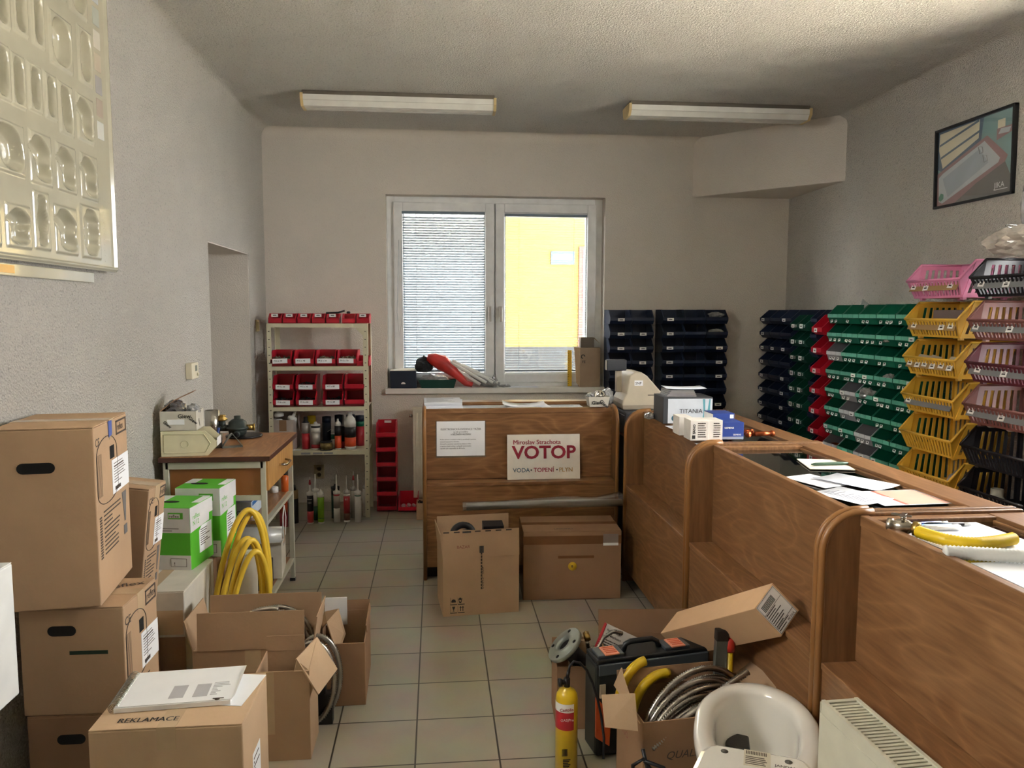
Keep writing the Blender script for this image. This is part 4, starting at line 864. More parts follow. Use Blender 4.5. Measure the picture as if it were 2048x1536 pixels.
# --- items on the lowest board
ZB = Zt(.515)+.0005
M_wcard2 = mat('pale_grey_card', '#b5a9a2', .8)
t = carton('cardboard_box', 'tall pale carton with white plastic funnels on the lower board', (-1.085, 3.50, ZB), rad(-4), (.165, .2, .235), M_wcard2, open_=True, flaps=[('b', rad(2), .07, 0, 0), ('r', rad(-8), .05, .08, 0)])
flat(t, 'tape_patch', M_card3, -.025, .03, .15, .235, '-y', .1)
for i, (x, y, a) in enumerate(((-1.125, 3.46, -8), (-1.035, 3.46, 24))):
    b = MB(); b.lathe([(.034, 0), (.036, .018), (.03, .03), (.012, .036), (.009, .075), (.011, .082), (0, .084)], 20)
    tag(b.build('plastic_funnel', M_white, None, (x, y, ZB+.225+.03*(i == 0)), (0, rad(a), 0)), ['white plastic drain funnel standing upright in the pale carton', 'white plastic drain funnel tilted in the pale carton'][i], 'funnel', 'white funnels in the carton')
o = MB().lathe([(.032, 0), (.034, .02), (.02, .032), (0, .033)], 20).build('plastic_disc', M_white, None, (-1.125, 3.445, ZB+.205)); tag(o, 'low round white cap below the upright funnel', 'disc')
o = MB().cyl((0, 0, 0), (.01, 0, .17), .018).build('chrome_pipe', M_steel, None, (-1.02, 3.50, ZB+.1)); tag(o, 'short grey pipe in the corner of the pale carton', 'pipe')
def can(name, label, cat, x, y, z, r, h, bands, cap=None, shoulder=.9, grp=None, words_=None):
    t = thing(name, label, cat, (x, y, z), 0, grp)
    z0 = 0
    for i, (frac, m) in enumerate(bands):
        z1 = z0+h*frac; MB().lathe([(r, z0), (r, z1)], 22, cap=True).build('can_body' if i == 0 else 'printed_band', m, t); z0 = z1
    if cap:
        prof, m = cap; MB().lathe([(a, z0+c) for a, c in prof], 20).build('cap', m, t)
    if words_:
        for s_, sz, zz, m in words_: text(s_, sz, m, t, (0, -r-.002, zz), RF, .01, 'CENTER')
    return t
M_r1 = mat('can_red', '#b02a35', .35); M_r2 = mat('can_silver', '#b6b2ae', .3, metal=.5); M_w1 = mat('tube_white', '#d9d6cf', .4); M_k1 = mat('tube_black', '#1c1b1d', .4); M_o1 = mat('can_orange', '#d8512a', .45); M_nv = mat('cap_navy', '#1b2436', .4); M_lime = mat('tube_lime', '#84b81f', .45); M_yc = mat('cap_yellow', '#c9a713', .45); M_tin = mat('tin_gold', '#77663c', .35, metal=.5, var=.5, vscale=50)
can('spray_can', 'red and silver spray can with black nozzle on the lower board', 'spray can', -.93, 3.47, ZB, .031, .205, [(.6, M_r1), (.4, M_r2)], ([(.028, 0), (.016, .012), (.016, .045), (.0, .047)], M_black))
can('spray_can', 'white and red mounting foam can on the lower board', 'spray can', -.85, 3.44, ZB, .035, .185, [(.06, M_w1), (.16, M_r1), (.50, M_r2), (.2, M_w1), (.08, M_k1)], ([(.036, 0), (.036, .01), (.014, .014), (.012, .028), (0, .03)], M_w1), words_=[('Ceresit', .018, .15, M_k1)] and None)
can('spray_can', 'spray can with yellow cap behind the red can', 'spray can', -.905, 3.60, ZB, .033, .18, [(1, M_r2)], ([(.034, 0), (.034, .06), (0, .064)], M_yc))
can('tin', 'flat golden tin in front of the cans on the lower board', 'tin', -.765, 3.40, ZB, .047, .068, [(.12, M_k1), (.76, M_tin), (.12, M_k1)])
can('spray_can', 'dark can with wide navy cap behind the golden tin', 'spray can', -.785, 3.58, ZB, .034, .19, [(1, M_nv)], ([(.035, 0), (.035, .045), (0, .05)], M_nv))
can('spray_can', 'dark can with navy cap, centre back of the lower board', 'spray can', -.69, 3.60, ZB, .034, .2, [(1, M_nv)], ([(.035, 0), (.035, .045), (0, .05)], M_nv))
can('spray_can', 'dark can with blackish cap behind the white bottle', 'spray can', -.60, 3.61, ZB, .034, .2, [(.6, M_r1), (.4, M_nv)], ([(.035, 0), (.035, .045), (0, .05)], M_nv))
can('spray_can', 'dark can with green shoulder at the back near the post', 'spray can', -.525, 3.59, ZB, .034, .195, [(.8, M_r1), (.2, MATS['green_plastic'])], ([(.035, 0), (.035, .045), (0, .05)], M_nv))
can('spray_bottle', 'small oiler bottle with green label and thin spout', 'bottle', -.72, 3.48, ZB, .02, .12, [(.62, M_w1), (.3, MATS['green_plastic']), (.08, M_w1)], ([(.015, 0), (.013, .012), (.013, .03), (0, .032)], M_w1))
o = MB().cyl((-.03, 0, .0), (0, 0, .02), .0015, 5).build('spout_straw', M_w1, None, (-.735, 3.475, ZB+.13)); tag(o, 'thin red and white spout straw lying across the cans', 'straw')
can('sealant_tube', 'orange and black bottle with white cap, left of the big white bottle' .replace('left of', 'beside'), 'bottle', -.68, 3.44, ZB, .026, .195, [(.04, M_w1), (.5, M_o1), (.4, M_k1), (.06, M_w1)], ([(.026, 0), (.02, .015), (.009, .02), (.007, .04), (0, .042)], M_w1))
can('sealant_tube', 'dark cartridge with grey nozzle between the orange bottle and white bottle', 'sealant tube', -.645, 3.50, ZB, .024, .17, [(.3, M_r1), (.7, M_k1)], ([(.02, 0), (.01, .01), (.005, .085), (0, .086)], M_r2))
can('plastic_bottle', 'big white plastic bottle with orange and black label on the lower board', 'bottle', -.585, 3.43, ZB, .044, .175, [(.14, M_w1), (.4, M_o1), (.46, M_k1)], ([(.045, 0), (.046, .04), (.04, .06), (.02, .085), (.018, .088), (.018, .112), (0, .114)], M_w1))
crumple('paper_scraps', 'loose paper scraps lying at the front of the lower board', (-1.0, 3.40, ZB), .02, M_paper, 'paper', seed=8, sq=(2.2, .9, .2))
# --- silicone tubes on the floor
def tube(label, x, y, bands, noz, h=.215, r=.024, words_=None, nh=.11, tipm=None):
    t = can('sealant_tube', label, 'sealant tube', x, y, 0.0005, r, h, bands, ([(r, 0), (r+.0015, .002), (r+.0015, .02), (.010, .028), (.007, .04), (.004, .028+nh), (0, .029+nh)], noz), grp='sealant tubes on the floor under the shelf', words_=words_)
    if tipm: MB().lathe([(.008, h+.08), (.009, h+.09), (.003, h+.13), (0, h+.131)], 12).build('nozzle_cap', tipm, t)
tube('black and red sealant tube with red nozzle cap on the floor', -.868, 3.225, [(.04, M_w1), (.4, M_r1), (.56, M_k1)], M_w1, tipm=M_r1, words_=[('101', .02, .155, M_w1), ('Ceresit', .012, .185, M_w1)])
tube('lime green sealant tube without nozzle on the floor', -.79, 3.225, [(.05, M_w1), (.12, M_lime), (.02, MATS['green_plastic']), (.74, M_lime), (.07, M_w1)], M_w1, nh=.015)
tube('white nozzle sealant tube behind the lime green one', -.845, 3.33, [(.5, MATS['green_plastic']), (.5, M_w1)], M_w1)
tube('white and grey sealant tube with long white nozzle', -.675, 3.25, [(.5, M_w1), (.45, mat('tube_greige', '#a79d92', .5)), (.05, M_r1)], M_w1, nh=.12)
tube('red sealant tube with grey nozzle and brown base', -.60, 3.25, [(.06, M_w1), (.25, mat('tube_brown', '#6b4434', .5)), (.62, M_r1), (.07, M_w1)], M_r2, words_=[('61', .022, .17, M_w1)])
tube('plain white sealant tube with barcode near the shelf post', -.515, 3.235, [(.93, M_w1), (.04, MATS['green_plastic']), (.03, M_w1)], M_w1, nh=.12)
tube('tall dark can with black cap at the back of the tubes', -.70, 3.37, [(.8, MATS['dark_green_plastic']), (.2, M_black)], M_black, r=.032, h=.225, nh=.0)
tube('translucent sealant tube with red tip standing at the back', -.56, 3.36, [(1, mat('tube_clear_grey', '#a9a49a', .3))], M_r2, tipm=M_r1, nh=.12)
tube('pale sealant tube half behind the shelf post', -.472, 3.42, [(1, M_w1)], M_w1, nh=.1)
o = can('sealant_tube', 'black bottle with orange label standing between table and shelf', 'bottle', -.99, 3.25, .0005, .03, .25, [(.75, M_k1), (.25, MATS['kraft_band'])], ([(.015, 0), (.012, .04), (0, .042)], M_black))
o = can('spray_can', 'orange and red spray can standing between table and shelf', 'spray can', -1.05, 3.15, .0005, .03, .22, [(.5, M_r1), (.5, M_o1)], ([(.028, 0), (.014, .012), (.014, .03), (0, .032)], M_w1))
# --- wall fittings
t = thing('power_outlet', 'double power socket low on the wall beneath the metal shelf', 'socket', (-.895, 3.879, .262)); M_so = mat('socket_ivory', '#b3a27c', .4)
MB().box(-.042, .042, -.012, 0, -.058, .058).build('socket_plate', M_so, t, bevel=.003)
for z in (-.025, .025):
    r_ = MB().lathe([(.021, 0), (.021, .003), (.018, .003), (.018, -.004)], 20, Matrix.Translation((0, -.012, z)) @ Matrix.Rotation(pi/2, 4, 'X')).build('socket_ring', M_so, t); b = MB()
    for x in (-.008, .008): b.cyl((x, -.0165, z), (x, -.017, z), .003, 8)
    b.build('socket_hole', M_dark, r_)
t = thing('light_switch', 'yellowed light switch on the side wall between passage and corner', 'switch', (-1.2925, 3.53, 1.483)); MB().box(0, .012, -.04, .04, -.045, .045).build('switch_plate', mat('yellowed_switch', '#cbbd8c', .4), t, bevel=.003); MB().box(.012, .017, -.022, .022, -.03, .03).build('rocker', MATS['yellowed_switch'], t, bevel=.002)
t = thing('thermostat', 'cream room thermostat on the side wall before the passage', 'thermostat', (-1.2925, 1.85, 1.26)); M_th = mat('thermostat_cream', '#d7cfb6', .4)
MB().box(0, .035, -.06, .06, -.045, .045).build('thermostat_case', M_th, t, bevel=.004); MB().box(.0352, .036, .0, .035, -.002, .03).build('display_window', mat('display_grey', '#6d7468', .3), t); MB().cyl((.035, .035, -.022), (.043, .035, -.022), .009).build('dial', M_th, t)
# --- red bins on the floor beside the shelf
bin_mesh('fred', .158, .26, .118, M_red, lip=.38, slope=.085, band=.028, inset=.05)
for k in range(6):
    place_bin('fred', (-.315, 3.63, .0005+.1185*k), 0, f'red bin in the floor stack beside the metal shelf, {rown(5-k, 6)}', 'red bin stack on the floor beside the metal shelf', labels=[(0, .09, .05, .02, 0, 1)] if False else [])
o = MB().box(-.028, .028, -.001, 0, -.01, .01).build('bin_label', M_lab, [x for x in COL.objects if x.name.startswith('storage_bin') and x.get('label', '').startswith('red bin in the floor stack') and 'top row' in x['label']][0], (0, .125, .1))
place_bin('fred', (-.145, 3.60, .0005), 0, 'single red bin with white fittings on the floor beside the stack', 'lone floor bin')
for i, (x, y) in enumerate(((-.185, 3.56), (-.15, 3.58), (-.11, 3.56))): o = MB().lathe([(.014, 0), (.018, .012), (.012, .02), (.008, .012)], 12).build('plastic_fitting', M_w1, None, (x, y, .03), (rad(50), 0, i)); tag(o, ['pale ring fitting in the lone floor bin, nearest the stack', 'pale ring fitting in the lone floor bin, middle one', 'pale ring fitting in the lone floor bin, nearest the radiator'][i], 'fitting', 'ring fittings in the lone floor bin')
# --- radiator under the window
t = thing('radiator', 'cream panel radiator under the window, half hidden by the counter', 'radiator', (.6, 3.76, 0)); M_rad = mat('radiator_cream', '#d9d5c4', .4)
b = MB(); b.box(-.71, .71, -.045, -.035, .06, .80)
for i in range(36): x = -.69+i*.0394; b.box(x, x+.02, -.053, -.045, .09, .77)
b.build('front_panel', M_rad, t, bevel=.003); MB().box(-.71, .71, .02, .03, .06, .80).build('rear_panel', M_rad, t); MB().box(-.712, .712, -.048, .035, .80, .812).build('top_grille', M_rad, t); MB().cyl((-.715, -.02, .74), (-.74, -.02, .74), .012).build('bleed_valve', M_steel, t)
for x in (-.6, .6): MB().box(x-.02, x+.02, -.03, .025, 0, .06).build('foot', M_rad, t)
t = carton('cardboard_box', 'small brown carton on the floor between radiator and front counter', (-.02, 3.31, 0), 0, (.11, .13, .13), M_card2, open_=True); pile('small_fittings', 'dark fittings heaped in the small carton by the radiator', -.02, 3.31, .1, .04, .05, 40, M_bscr, seed=4)
# ================================================================ wall display of bath shapes
M_pan = mat('moulded_cream_panel', '#aca894', .12, spec=.7, coat=.5, var=.03)
SH = [(.049,1.861,.062,.058,0,1),(.199,1.896,.040,.088,0,2),(.375,1.881,.072,.075,-.5,1),(.576,1.894,.072,.09,0,3),
      (.019,2.103,.076,.07,-.4,0),(.214,2.104,.06,.076,-.45,1),(.399,2.104,.06,.074,-.5,1),(.584,2.105,.06,.075,-.5,1),
      (.0,2.33,.032,.075,0,0),(.093,2.327,.030,.073,0,0),(.2,2.333,.030,.067,0,0),(.307,2.334,.028,.067,0,0),(.419,2.319,.040,.08,-.25,0),(.576,2.322,.058,.074,-.6,1),
      (.02,2.56,.032,.08,0,0),(.13,2.559,.032,.066,0,0),(.243,2.571,.028,.08,0,0),(.404,2.549,.072,.082,0,0),(.598,2.561,.048,.092,0,0),
      (.05,2.79,.03,.08,0,0),(.2,2.79,.05,.08,0,0),(.38,2.79,.07,.07,0,0),(.56,2.79,.06,.08,0,0),
      (-.14,1.88,.07,.08,0,1),(-.17,2.1,.07,.075,-.4,0),(-.12,2.33,.03,.075,0,0),(-.24,2.33,.03,.075,0,0),(-.12,2.56,.05,.08,0,0),(-.15,2.79,.06,.08,0,0)]
def relief(y, z):
    h = 0
    for cy, cz, a, b_, sk, kind in SH:
        dy, dz = (y-cy), (z-cz)
        if abs(dy) > a*1.5+.02 or abs(dz) > b_*1.4+.02: continue
        fy = (dy - sk*dz*.55)/a; fz = dz/b_
        wv = 1
        if kind == 1: wv = 1 - .18*cos(fz*5+1.2)
        if kind == 2: wv = .86 + .16*cos(fz*2*pi)
        if kind == 3: wv = .93 + .07*cos(fz*4*pi)
        e = 3.2 if a < .045 else 2.6
        d = (abs(fy/wv)**e + abs(fz)**e)**(1/e)
        # rectangular plinth ridge then the sunk bowl
        q = max(abs(dy)/(a+.014), abs(dz)/(b_+.012))
        if q < 1: h = max(h, .006*min(1, (1-q)*12))
        if d < 1: h = .006 - .036*min(1, (1-d)*3.2)**.8
    return h
NY, NZ = 300, 320; y0, y1, z0, z1 = -.40, .805, 1.752, 2.95
vs, fs = [], []
for j in range(NZ+1):
    for i in range(NY+1):
        y = y0+(y1-y0)*i/NY; z = z0+(z1-z0)*j/NZ; e = min(y-y0, y1-y, z-z0, z1-z)
        rim = .012 if .006 < e < .016 else (.004 if e <= .006 else 0)
        vs.append((relief(y, z)+rim+.040, y, z))
for j in range(NZ):
    for i in range(NY): a = j*(NY+1)+i; fs.append((a, a+1, a+NY+2, a+NY+1))
me = bpy.data.meshes.new('panel'); me.from_pydata(vs, [], fs); me.materials.append(M_pan)
for p_ in me.polygons: p_.use_smooth = True
t = thing('bathtub_display_panel', 'glossy cream wall panel moulded with rows of small bathtub shapes', 'display panel', (XL+.003, 0, 0)); put('moulded_sheet', me, t)
b = MB(); b.box(0, .039, y0, y0+.004, z0, z1); b.box(0, .036, y1-.003, y1, z0, z1); b.box(0, .036, y0, y1, z0, z0+.003); b.box(0, .036, y0, y1, z1-.003, z1); b.build('panel_edge', M_pan, t)
for i, c in enumerate(('#c9cbc4', '#a79a8c', '#9d9a98', '#b8ac98', '#c4beb0', '#a8aca0', '#b3b6b8')):
    MB().box(.036, .042, .682, .742, 2.275+.088*i, 2.345+.088*i).build('colour_sample', mat('sample_%d' % i, c, .2, coat=.5), t, bevel=.004)
for i in range(24):
    MB().box(.036, .0405, .70, .775, 1.79+i*.011, 1.7935+i*.011).build('moulded_rib', M_pan, t) if i % 2 == 0 else None
t = thing('caption_strip', 'narrow glossy strip fixed beneath the bathtub shapes panel', 'strip', (XL, 0, 0)); MB().box(0, .012, -.40, .665, 1.703, 1.744).build('strip_body', M_pan, t, bevel=.003); MB().box(.012, .0132, -.2, .07, 1.712, 1.738).build('orange_field', mat('orange_caption', '#e0b36a', .3), t)
# ---------------------------------------------------------------- framed poster on the side wall
t = thing('framed_poster', 'black framed bathtub poster on the side wall above the baskets', 'picture', (XR, 1.565, 2.45), (0, rad(-1.5), 0))
YW, ZH = .325, .232
b = MB(); f_ = .014
b.box(-.025, 0, -YW, -YW+f_, -ZH, ZH); b.box(-.025, 0, YW-f_, YW, -ZH, ZH); b.box(-.025, 0, -YW, YW, -ZH, -ZH+f_); b.box(-.025, 0, -YW, YW, ZH-f_, ZH); b.build('frame', M_black, t, bevel=.002)
M_p = {k: mat('poster_'+k, c, .6, var=.05) for k, c in {'teal': '#7fa3a4', 'blue': '#5b7186', 'cream': '#e3dcc2', 'rose': '#a07f80', 'tub': '#c3ccd0', 'tub2': '#aab6bf', 'grey': '#71706e', 'green': '#4f9078', 'white': '#e8e8e8'}.items()}
pic = MB().box(-.006, -.004, -YW+.01, YW-.01, -ZH+.01, ZH-.01).build('print', M_p['teal'], t)
# u: 0 = window side edge (large y) .. 1 = viewer side, v: 0 bottom .. 1 top
def P_(u, v): return ((YW-.014)-u*(2*YW-.028), (-ZH+.014)+v*(2*ZH-.028))
def art(name, m, pts, o):
    b = MB(); n = len(pts); q = [P_(u, v) for u, v in pts]; b.add([(-.006-.0004*o, y, z) for y, z in q], [list(range(n))]); b.build(name, M_p[m], pic)
art('printed_wall', 'blue', [(0, .5), (0, 1), (.62, 1), (.58, .62), (.1, .43)], 1)
art('printed_window', 'cream', [(.01, .76), (.02, .97), (.57, .99), (.56, .76), (.07, .50)], 2)
art('printed_shutter_bar', 'blue', [(.02, .80), (.02, .83), (.56, .995), (.56, .965)], 3); art('printed_shutter_bar', 'blue', [(.04, .63), (.04, .66), (.57, .86), (.57, .83)], 3)
art('printed_surround', 'rose', [(0, 0), (.0, .44), (.67, .76), (.93, .45), (.9, .38), (.25, .0)], 4)
art('printed_floor', 'grey', [(.25, 0), (.55, .20), (.9, .38), (.97, .2), (.97, 0)], 5)
art('printed_tub', 'tub', [(.02, .38), (.08, .43), (.64, .70), (.84, .44), (.82, .39), (.08, .03), (.03, .06)], 6)
art('printed_basin', 'tub2', [(.08, .36), (.58, .62), (.70, .42), (.16, .10)], 7)
art('printed_plant', 'green', [(.03, .12), (.06, .17), (.10, .15), (.10, .09), (.06, .06), (.03, .08)], 8)
art('printed_inset', 'rose', [(.79, .66), (.79, .80), (.97, .80), (.97, .72)], 6); art('printed_inset', 'cream', [(.80, .80), (.80, .90), (.89, .90), (.89, .80)], 7); art('printed_inset', 'tub', [(.81, .73), (.84, .79), (.96, .78), (.94, .72)], 8)
for dx in (0, .1):
    b = MB(); y, z = P_(.6+dx*.6, .60-dx*1.2); b.tube([(-.0105, y+a, z+c) for a, c in ((.02, .02), (-.01, .015), (-.018, -.015), (.008, -.02))], .0012, 4, closed=True); b.build('printed_tap', M_p['grey'], pic)
y, z = P_(.78, .08); text('JIKA', .042, M_p['white'], pic, (-.0095, y, z), RMX, .006); b = MB(); b.box(-.0098, -.009, y-.10, y, z-.012, z-.008); b.build('printed_rule', M_p['white'], pic)
MB().box(-.0125, -.0115, -YW+.014, YW-.014, -ZH+.014, ZH-.014).build('glazing', glassmat('picture_glass', '#ffffff', .05), t)
# ---------------------------------------------------------------- signs on the front counter
t = thing('paper_notice', 'laminated printed notice taped to the front counter panel', 'notice', (.228, 2.0005, .832)); flat(t, 'sheet', M_paper, -.145, .145, -.105, .105, '-y', 0, .001)
flat(t, 'laminate_edge', M_film, -.15, .15, -.115, .108, '-y', 0, .0004)
text('ELEKTRONICKÁ EVIDENCE TRŽEB', .0158, M_print, t, (0, -.0015, .052), RF, .004, 'CENTER'); text('je zde prováděna', .0125, M_print, t, (0, -.0015, .037), RF, .004, 'CENTER'); text('v BĚŽNÉM REŽIMU', .0145, M_print, t, (0, -.0015, .021), RF, .004, 'CENTER')
for i, s_ in enumerate(('Podle zákona o evidenci tržeb je prodávající povinen', 'vystavit kupujícímu účtenku.', 'Zároveň je povinen zaevidovat přijatou tržbu', 'u správce daně online; v případě technického', 'výpadku pak nejpozději do 48 hodin.')): text(s_, .0102, M_print, t, (-.125, -.0015, -.008-.0135*i), RF, .002)
t = thing('shop_sign', 'white shop sign with dark red lettering leaning on the front counter ledge', 'sign', (.728, 1.957, .583), (rad(-6), 0, 0)); MB().box(-.222, .222, -.003, .003, 0, .272).build('sign_board', mat('sign_white', '#e9e4da', .5), t, bevel=.001)
M_dr = mat('sign_red', '#9a2138', .5); M_sb = mat('sign_blue', '#4e6a7c', .5); M_so2 = mat('sign_ochre', '#c39a5c', .5)
text('Miroslav Strachota', .0385, M_dr, t, (-.187, -.0045, .213), RF, .004); text('VOTOP', .107, M_dr, t, (-.19, -.0045, .128), RF, .028, sx=1.07)
text('VODA', .036, M_sb, t, (-.188, -.0045, .045), RF, .012); text('•', .036, M_print, t, (-.083, -.0045, .045), RF, .01); text('TOPENÍ', .036, M_dr, t, (-.063, -.0045, .045), RF, .014); text('•', .036, M_print, t, (.074, -.0045, .045), RF, .01); text('PLYN', .036, M_so2, t, (.092, -.0045, .045), RF, .012)
# ---------------------------------------------------------------- cartons in front of that counter
t = carton('cardboard_box', 'open brown carton with raised front flap and black hoses inside, before the counter', (.298, 1.488, 0), rad(5.5), (.405, .30, .313), M_card, open_=True, flaps=[('f', rad(-3), .143, 0, 0), ('b', rad(2), .145, 0, .0), ('l', rad(6), .13, 0, .0)])
b = MB(); R = random.Random(6)
for i in range(7): b.box(-.2+.055*i, -.2+.055*i+.03, -.1595, -.158, .449, .456)
for i in range(6): b.box(-.003, .004, -.1575, -.156, .36-.017*i, .372-.017*i)
for i in range(10): b.box(-.003, .005, -.1507, -.15, .29-.017*i, .302-.017*i)
b.box(-.003-.008, .012, -.158, -.155, .345, .382) if False else None
b.build('printed_border', M_ink, t)
MB().box(-.01, .012, -.1572, -.155, .335, .372).build('printed_bar', mat('bar_grey', '#4c4b46', .7), t); MB().box(-.1, -.055, -.1583, -.1572, .446, .456).build('printed_bar', MATS['bar_grey'], t)
text('BAZAR', .022, mat('faded_red_ink', '#8a5040', .8), t, (-.13, -.1575, .365), RF, .004)
text('40001 · CARGO', .018, M_ink, t, (.0, -.1512, .26), (pi/2, pi/2, 0), .01)
mk = MB()
for x in (-.165, -.125):
    for z in (.065, .02): mk.box(x, x+.036, -.1506, -.15, z-.004, z); mk.box(x, x+.001, -.1506, -.15, z, z+.036)
mk.box(-.158, -.135, -.1506, -.15, .075, .078)
for x in (-.112, -.1): mk.prism([(x, .026), (x+.004, .026), (x+.004, .044), (x+.008, .044), (x+.002, .054), (x-.004, .044), (x, .044)], -.1506, -.15, 'xz')
mk.prism([(-.155, .052), (-.139, .052), (-.143, .038), (-.1455, .036), (-.1455, .028), (-.14, .026), (-.154, .026), (-.1485, .028), (-.1485, .036), (-.151, .038)], -.1506, -.15, 'xz')
mk.prism([(-.16, .078), (-.134, .078), (-.138, .088), (-.147, .092), (-.156, .088)], -.1506, -.15, 'xz'); mk.prism([(-.112+.007*cos(a), .092+.007*sin(a)) for a in [2*pi*k/10 for k in range(10)]], -.1506, -.15, 'xz'); mk.prism([(-.123, .094), (-.12, .094), (-.114, .076), (-.11, .076), (-.104, .094), (-.101, .094), (-.107, .07), (-.117, .07)], -.1506, -.15, 'xz')
mk.build('handling_marks', M_print, t)
b = MB(); b.tube(arc((.22, 1.45, .40), (1, .1, 0), (0, .3, .9), .055, 0, 2*pi, 24), .018, 10); b.tube(arc((.25, 1.44, .34), (1, .1, 0), (0, .2, .9), .08, 0, 2*pi, 24), .018, 10)
tag(b.build('rubber_hose', M_black), 'black rubber hose looped inside the open carton before the counter', 'hose')
tag(MB().box(.33, .44, 1.44, 1.56, .30, .445).build('tool_case', M_black), 'black case standing in the open carton before the counter', 'case')
t = carton('cardboard_box', 'closed brown taped carton with round yellow sticker before the counter', (.833, 1.667, 0), rad(-2.1), (.545, .325, .385), M_card3, tape='x', tm=M_tape)
flat(t, 'wide_brown_tape', M_tape, -.2725, .2725, .315, .362, '-y', .1625); MB().box(-.274, -.2722, -.163, .163, .0, .385).build('side_tape', M_tape, t)
lb = flat(t, 'corner_label', mat('label_behind_tape', '#8b7d74', .5), .17, .255, .305, .37, '-y', .1633); flat(lb, 'label_strip', M_paper, .17, .255, .305, .32, '-y', .1642)
M_ys = mat('yellow_sticker', '#d8b21c', .5); b = MB(); b.lathe([(.024, 0), (.024, .001)], 28, Matrix.Translation((0, -.1626, .19)) @ Matrix.Rotation(pi/2, 4, 'X')); st_ = b.build('round_sticker', M_ys, t)
text('B', .018, M_print, st_, (-.006, -.1645, .184), RF, .03)
flat(t, 'tape_residue', M_tape, -.08, .12, .235, .25, '-y', .1627, .0005)
text('UNIONLI', .026, M_print, t, (-.1, -.125, .3895), (0, 0, 0), .004)
o = MB().smooth; b = MB(); b.tube([(.25, 1.74, .478), (.45, 1.73, .486), (.7, 1.725, .492), (.95, 1.73, .488), (1.16, 1.75, .482)], .021, 12); o = b.build('foam_pipe_sleeve', mat('grey_foam', '#9d9990', .7)); tag(o, 'grey foam pipe sleeve in clear film lying across the two cartons', 'pipe sleeve')
b = MB(); b.tube([(.23, 1.745, .480), (.5, 1.72, .492), (.8, 1.715, .500), (1.0, 1.73, .495), (1.155, 1.76, .50)], .026, 10, cap=False, rfun=lambda i: (.026, .025, .034, .03, .045)[i]); b.build('film_wrap', M_film, o)
# ---------------------------------------------------------------- papers on the front counter
def sheet(label, x, y, z, w, d, rot=0, m=None, pr=0, seed=1, name='paper_sheet', h=.0008, curl=0, pink=None, cat='paper', grp=None):
    t = thing(name, label, cat, (x, y, z), rot, grp); b = MB(); n = 6
    if curl:
        b.smooth = True; vs = []
        for i in range(n+1):
            for j in range(2): vs.append((-w/2+w*i/n, -d/2+d*j, h+curl*(abs(i/n-.5)*2)**3))
        vs += [(a, c, e-.0006) for a, c, e in vs]; k = 2*(n+1)
        fs = [(2*i, 2*i+2, 2*i+3, 2*i+1) for i in range(n)] + [(k+2*i+1, k+2*i+3, k+2*i+2, k+2*i) for i in range(n)] + [(2*i, k+2*i, k+2*i+2, 2*i+2) for i in range(n)] + [(2*i+1, 2*i+3, k+2*i+3, k+2*i+1) for i in range(n)]
        b.add(vs, fs)
    else: b.box(-w/2, w/2, -d/2, d/2, 0, h)
    o = b.build('sheet', m or M_paper, t)
    if pink: x0, x1, y0_, y1_ = pink; q = MB(); q.box(x0, x1, y0_, y1_, h, h+.0004); q.build('printed_block', mat('salmon_print', '#e8a892', .7), t); q = MB(); q.box(x0-.012, x0, y0_, y1_, h, h+.0005); q.build('printed_bar_red', mat('brick_print', '#d2705a', .7), t)
    if pr:
        b = MB(); R = random.Random(seed)
        for i in range(pr):
            yy = d/2-.02-(d-.04)*i/pr; b.box(-w/2+.015, -w/2+.015+(w-.03)*R.uniform(.4, 1), yy-.0015, yy+.0015, h+.0002, h+.0006)
        b.build('printed_text', mat('text_grey', '#7a7a80', .8), t)
    return t
M_ppr = mat('paper_bluish', '#e4e8f0', .7, var=.02)
for i, (x, y, h, r) in enumerate(((.125, 2.14, .012, 2), (.13, 2.15, .024, -2), (.12, 2.14, .036, 1))):
    sheet('white paper pad at the passage end of the front counter, ' + ['lowest', 'middle', 'topmost'][i] + ' of its stack', x, y, ZT+.003+(0, .012, .024)[i], .225, .28, rad(r), M_ppr, pr=9 if i == 2 else 0, h=.0115, name='paper_pad', grp='paper pads on the front counter')
sheet('pale price list with pink stamp on the front counter glass', .37, 2.15, .998, .30, .26, 0, M_ppr, pr=8); MB().box(-.14, -.09, -.12, -.06, .0008, .0014).build('pink_stamp', mat('pink_stamp', '#d9688f', .6), [x for x in COL.objects if x.get('label', '').startswith('pale price list')][0])
sheet('white sheets with curled edges in the middle of the front counter', .62, 2.12, ZT+.004, .26, .2, rad(-4), M_ppr, pr=8, curl=.018, seed=3)
sheet('white sheet under the curled sheets on the front counter', .64, 2.13, ZT+.0025, .27, .21, rad(3), M_ppr)
sheet('long printed table sheet on the front counter glass near the register', .87, 2.15, .998, .26, .24, 0, M_ppr, pr=14, seed=5)
t = thing('printed_bowl', 'small printed paper tub with valves inside on the front counter', 'tub', (1.065, 2.02, ZT+.0085)); b = MB(); b.add([(-.055, -.045, 0), (.055, -.045, 0), (.055, .045, 0), (-.055, .045, 0), (-.065, -.055, .06), (.065, -.055, .06), (.065, .055, .06), (-.065, .055, .06)], [(0, 1, 2, 3), (0, 4, 5, 1), (1, 5, 6, 2), (2, 6, 7, 3), (3, 7, 4, 0)]); b.build('tub_body', M_wcard, t)
text('Giew', .03, M_print, t, (-.045, -.0535, .015), RF, .03); text('Giew', .03, M_print, t, (.0, -.0535, .03), (pi/2, rad(40), 0), .03)
